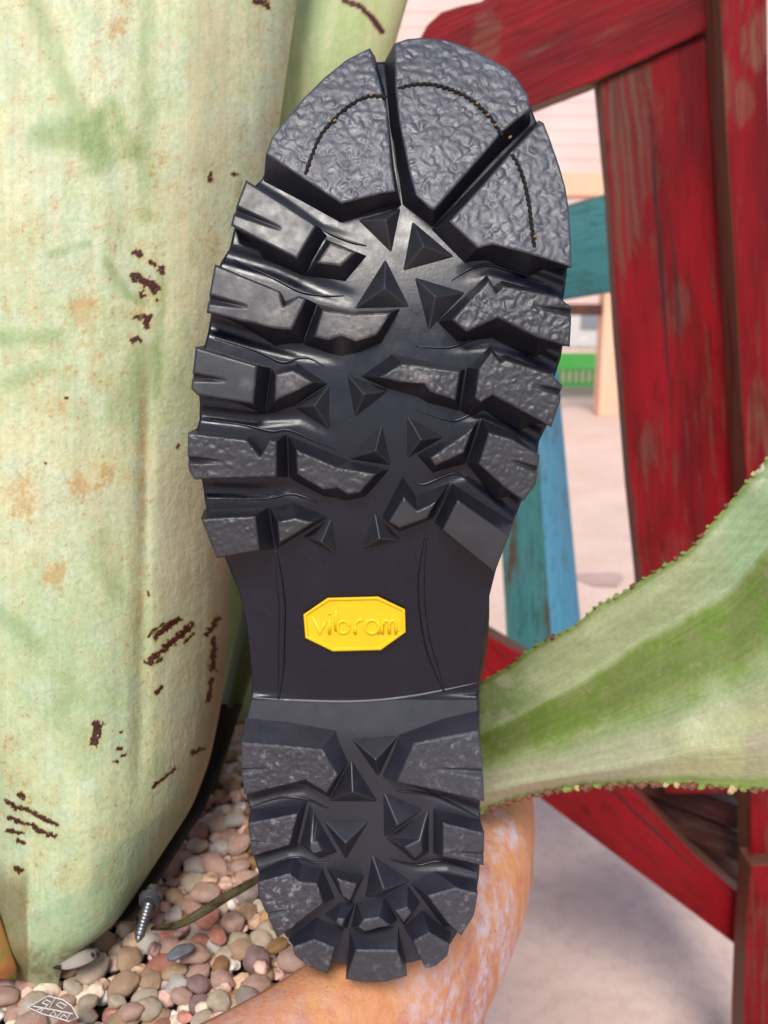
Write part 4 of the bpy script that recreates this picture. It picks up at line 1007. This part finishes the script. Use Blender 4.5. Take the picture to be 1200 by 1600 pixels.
def corner_post(name, cl, ll, rl, mats, parent):
    (ct, cb), (lt, lb), (rt, rb) = cl, ll, rl
    Ts = [P(*ct, 1.02), P(*rt, 1.07), P(*rt, 1.07)+Vector((-.02, .06, 0)), P(*lt, 1.06)]; Bs = [P(*cb, 1.02), P(*rb, 1.07), P(*rb, 1.07)+Vector((-.02, .06, 0)), P(*lb, 1.06)]
    V = Ts+Bs; Fc = [(0,1,2,3),(4,5,6,7),(3,0,4,7),(0,1,5,4),(1,2,6,5),(2,3,7,6)]
    o = mesh_obj(name, V, Fc, mats[0], parent, bevel=.001); o.data.materials.append(mats[1])
    for i in (3, 4): o.data.polygons[i].material_index = 1
    at = o.data.attributes.new('grain', 'FLOAT_VECTOR', 'POINT'); at.data.foreach_set('vector', [c_ for p in V for c_ in (p.z, p.x, p.y)])
corner_post('leg', ((832,560),(872,1150)), ((766,560),(800,1150)), ((870,560),(924,1150)), (MAT['teal'], MAT['blue']), teal)  # shaded left and lit right face of one leg, painted as two colours

# ================================================================== FLOOR AND FAR BACKGROUND
m = M('patio_concrete', .8, .3); co = m.coord()
c = m.mix(m.ramp(m.noise(co, 3.2, 6, .6), .35, .65), lin((222, 194, 178)), lin((234, 208, 194)))
c = m.mix(m.ramp(m.noise(co, 45, 5, .7), .45, .7, 0, .35), c, lin((170, 142, 128))); c = m.mix(m.ramp(m.noise(co, 1.4, 3), .60, .68, 0, .12), c, lin((140, 120, 112)))
m.col(c); m.bump(m.noise(co, 90, 5), .001, .5); MAT['floor'] = m.m
mesh_obj('patio_floor', [(-40, -20, 0), (40, -20, 0), (40, 80, 0), (-40, 80, 0)], [(0, 1, 2, 3)], MAT['floor'], None, kind='structure')
p = PZ(938, 905, .004)
V = [Vector((p.x+.07*(1+.3*math.sin(3*a_))*math.cos(a_)*1.0, p.y+.10*(1+.3*math.cos(2*a_))*math.sin(a_), .004)) for a_ in np.linspace(0, 2*math.pi, 24, endpoint=False)]
mesh_obj('floor_stain', V, [tuple(range(24))], plain('stain', lin((186, 156, 148)), lin((206, 178, 168)), 14, .8), None, kind='structure')

MAT['siding'] = plain('siding', lin((214, 190, 184)), lin((226, 204, 198)), 2, .6)
MAT['peach'] = plain('peach_paint', lin((236, 186, 156)), lin((242, 196, 168)), 3, .7)
MAT['green'] = plain('green_panel', lin((110, 245, 110)), lin((130, 250, 130)), 3, .6)
MAT['pale'] = plain('pale_paint', lin((225, 245, 190)), lin((235, 250, 205)), 3, .6)
MAT['brown'] = plain('brown_beam', lin((74, 44, 38)), lin((96, 60, 50)), 8, .7)
MAT['carw'] = plain('car_white', lin((240, 236, 236)), lin((246, 244, 244)), 2, .3, 0, .5)
MAT['tyre'] = plain('tyre', (.02, .02, .02), (.03, .03, .03), 20, .8); MAT['glassd'] = plain('car_glass', (.30, .33, .40), (.36, .38, .45), 2, .15, 0, .6)
def box(name, x0, x1, y0, y1, z0, z1, mat, parent=None, **k):
    V = [Vector((x, y, z)) for z in (z0, z1) for x, y in ((x0, y0), (x1, y0), (x1, y1), (x0, y1))]
    return mesh_obj(name, V, [(3, 2, 1, 0), (4, 5, 6, 7), (0, 1, 5, 4), (1, 2, 6, 5), (2, 3, 7, 6), (3, 0, 4, 7)], mat, parent, **k)
YB = 7.1
porch = empty('porch_building', (2, YB, 0), 'distant pink-white clapboard porch front with peach beam and post', 'building')
zt1 = P(700, 305, YB).z; zt2 = P(700, 270, YB).z
box('beam', -8, 9, YB, YB+.25, zt1, zt2, MAT['peach'], porch)
g = []; z = zt2; k = 0
while z < zt2+3.6:
    x0, x1, y0 = -8, 9, YB+.02
    g.append(([Vector(q) for q in ((x0, y0-.004, z), (x1, y0-.004, z), (x1, y0, z+.10), (x0, y0, z+.10), (x0, y0+.05, z), (x1, y0+.05, z), (x1, y0+.05, z+.10), (x0, y0+.05, z+.10))], [(0,1,2,3),(4,5,6,7),(0,1,5,4),(3,2,6,7),(0,3,7,4),(1,2,6,5)])); z += .10
v, f = join_geo(g); mesh_obj('siding', v, f, MAT['siding'], porch, kind='stuff')
pf = P(942, 650, 6.4); pg = P(974, 650, 6.4)
box('column', P(943, 500, YB).x, P(975, 500, YB).x, YB, YB+.2, 0, zt1-.002, MAT['peach'], porch, bevel=.01)
box('rail', -4, P(943, 500, YB).x-.002, YB+.05, YB+.13, P(900, 493, YB+.05).z, P(900, 475, YB+.05).z, MAT['brown'], porch)
YF = 9.2; zf = P(900, 552, YF).z
fence = empty('green_fence', (1, YF, 0), 'bright green panelled fence with pale balusters beyond the porch', 'fence')
box('panel', -3, 6, YF+.06, YF+.10, .05, zf, MAT['green'], fence)
box('top_rail', -3, 6, YF-.02, YF+.055, zf-.16, zf, MAT['green'], fence)
x = P(870, 580, YF).x; bl = None
while x < P(1000, 580, YF).x:
    if bl is None: bl = box('baluster', -.018, .018, YF-.01, YF+.03, .1, zf-.17, MAT['pale'], fence); bl.location = Vector((x, 0, 0)); base_l = Vector((0, 0, 0))
    else:
        o = bl.copy(); COL.objects.link(o); o.parent = fence; o.location = (x, 0, 0)
    x += .066
YC = 12.5
car = empty('parked_car', (1.5, YC, 0), 'blurred white parked car behind the green fence', 'car')
def carx(px): return P(px, 540, YC).x
zc = lambda py: P(900, py, YC).z
cb = [(carx(820), .28), (carx(822), .62), (carx(838), .78), (carx(865), zc(500)), (carx(895), zc(478)), (carx(1080), zc(470)), (carx(1120), zc(500)), (carx(1180), .8), (carx(1184), .28)]
V = [Vector((x, y, z)) for y in (YC, YC+1.7) for x, z in cb]; n = len(cb)
mesh_obj('body', V, [tuple(range(n)), tuple(range(n, 2*n))]+[(k, (k+1) % n, n+(k+1) % n, n+k) for k in range(n)], MAT['carw'], car, bevel=.05, segs=3)
def wheel(x, y, r, nm, mat, w_=.2):
    V = []; 
    for yy in (y, y+w_):
        V += [Vector((x+r*math.cos(a_), yy, .33+r*math.sin(a_))) for a_ in np.linspace(0, 2*math.pi, 24, endpoint=False)]
    return mesh_obj(nm, V, [tuple(range(24)), tuple(range(24, 48))]+[(k, (k+1) % 24, 24+(k+1) % 24, 24+k) for k in range(24)], mat, car, bevel=.02)
for px in (840, 1120): wheel(carx(px), YC-.03, .32, 'wheel', MAT['tyre']); wheel(carx(px), YC-.05, .19, 'hubcap', MAT['carw'], .05)
box('side_window', carx(905), carx(1000), YC-.012, YC+.01, zc(515), zc(490), MAT['glassd'], car)
wheel(carx(912), YC-.02, .07, 'headlight', MAT['carw'], .05).location.z += zc(536)-.33
box('back_wall', -20, 24, 17, 17.2, 0, 7, MAT['siding'], None, label='pale far wall behind the parked car', cat='wall')
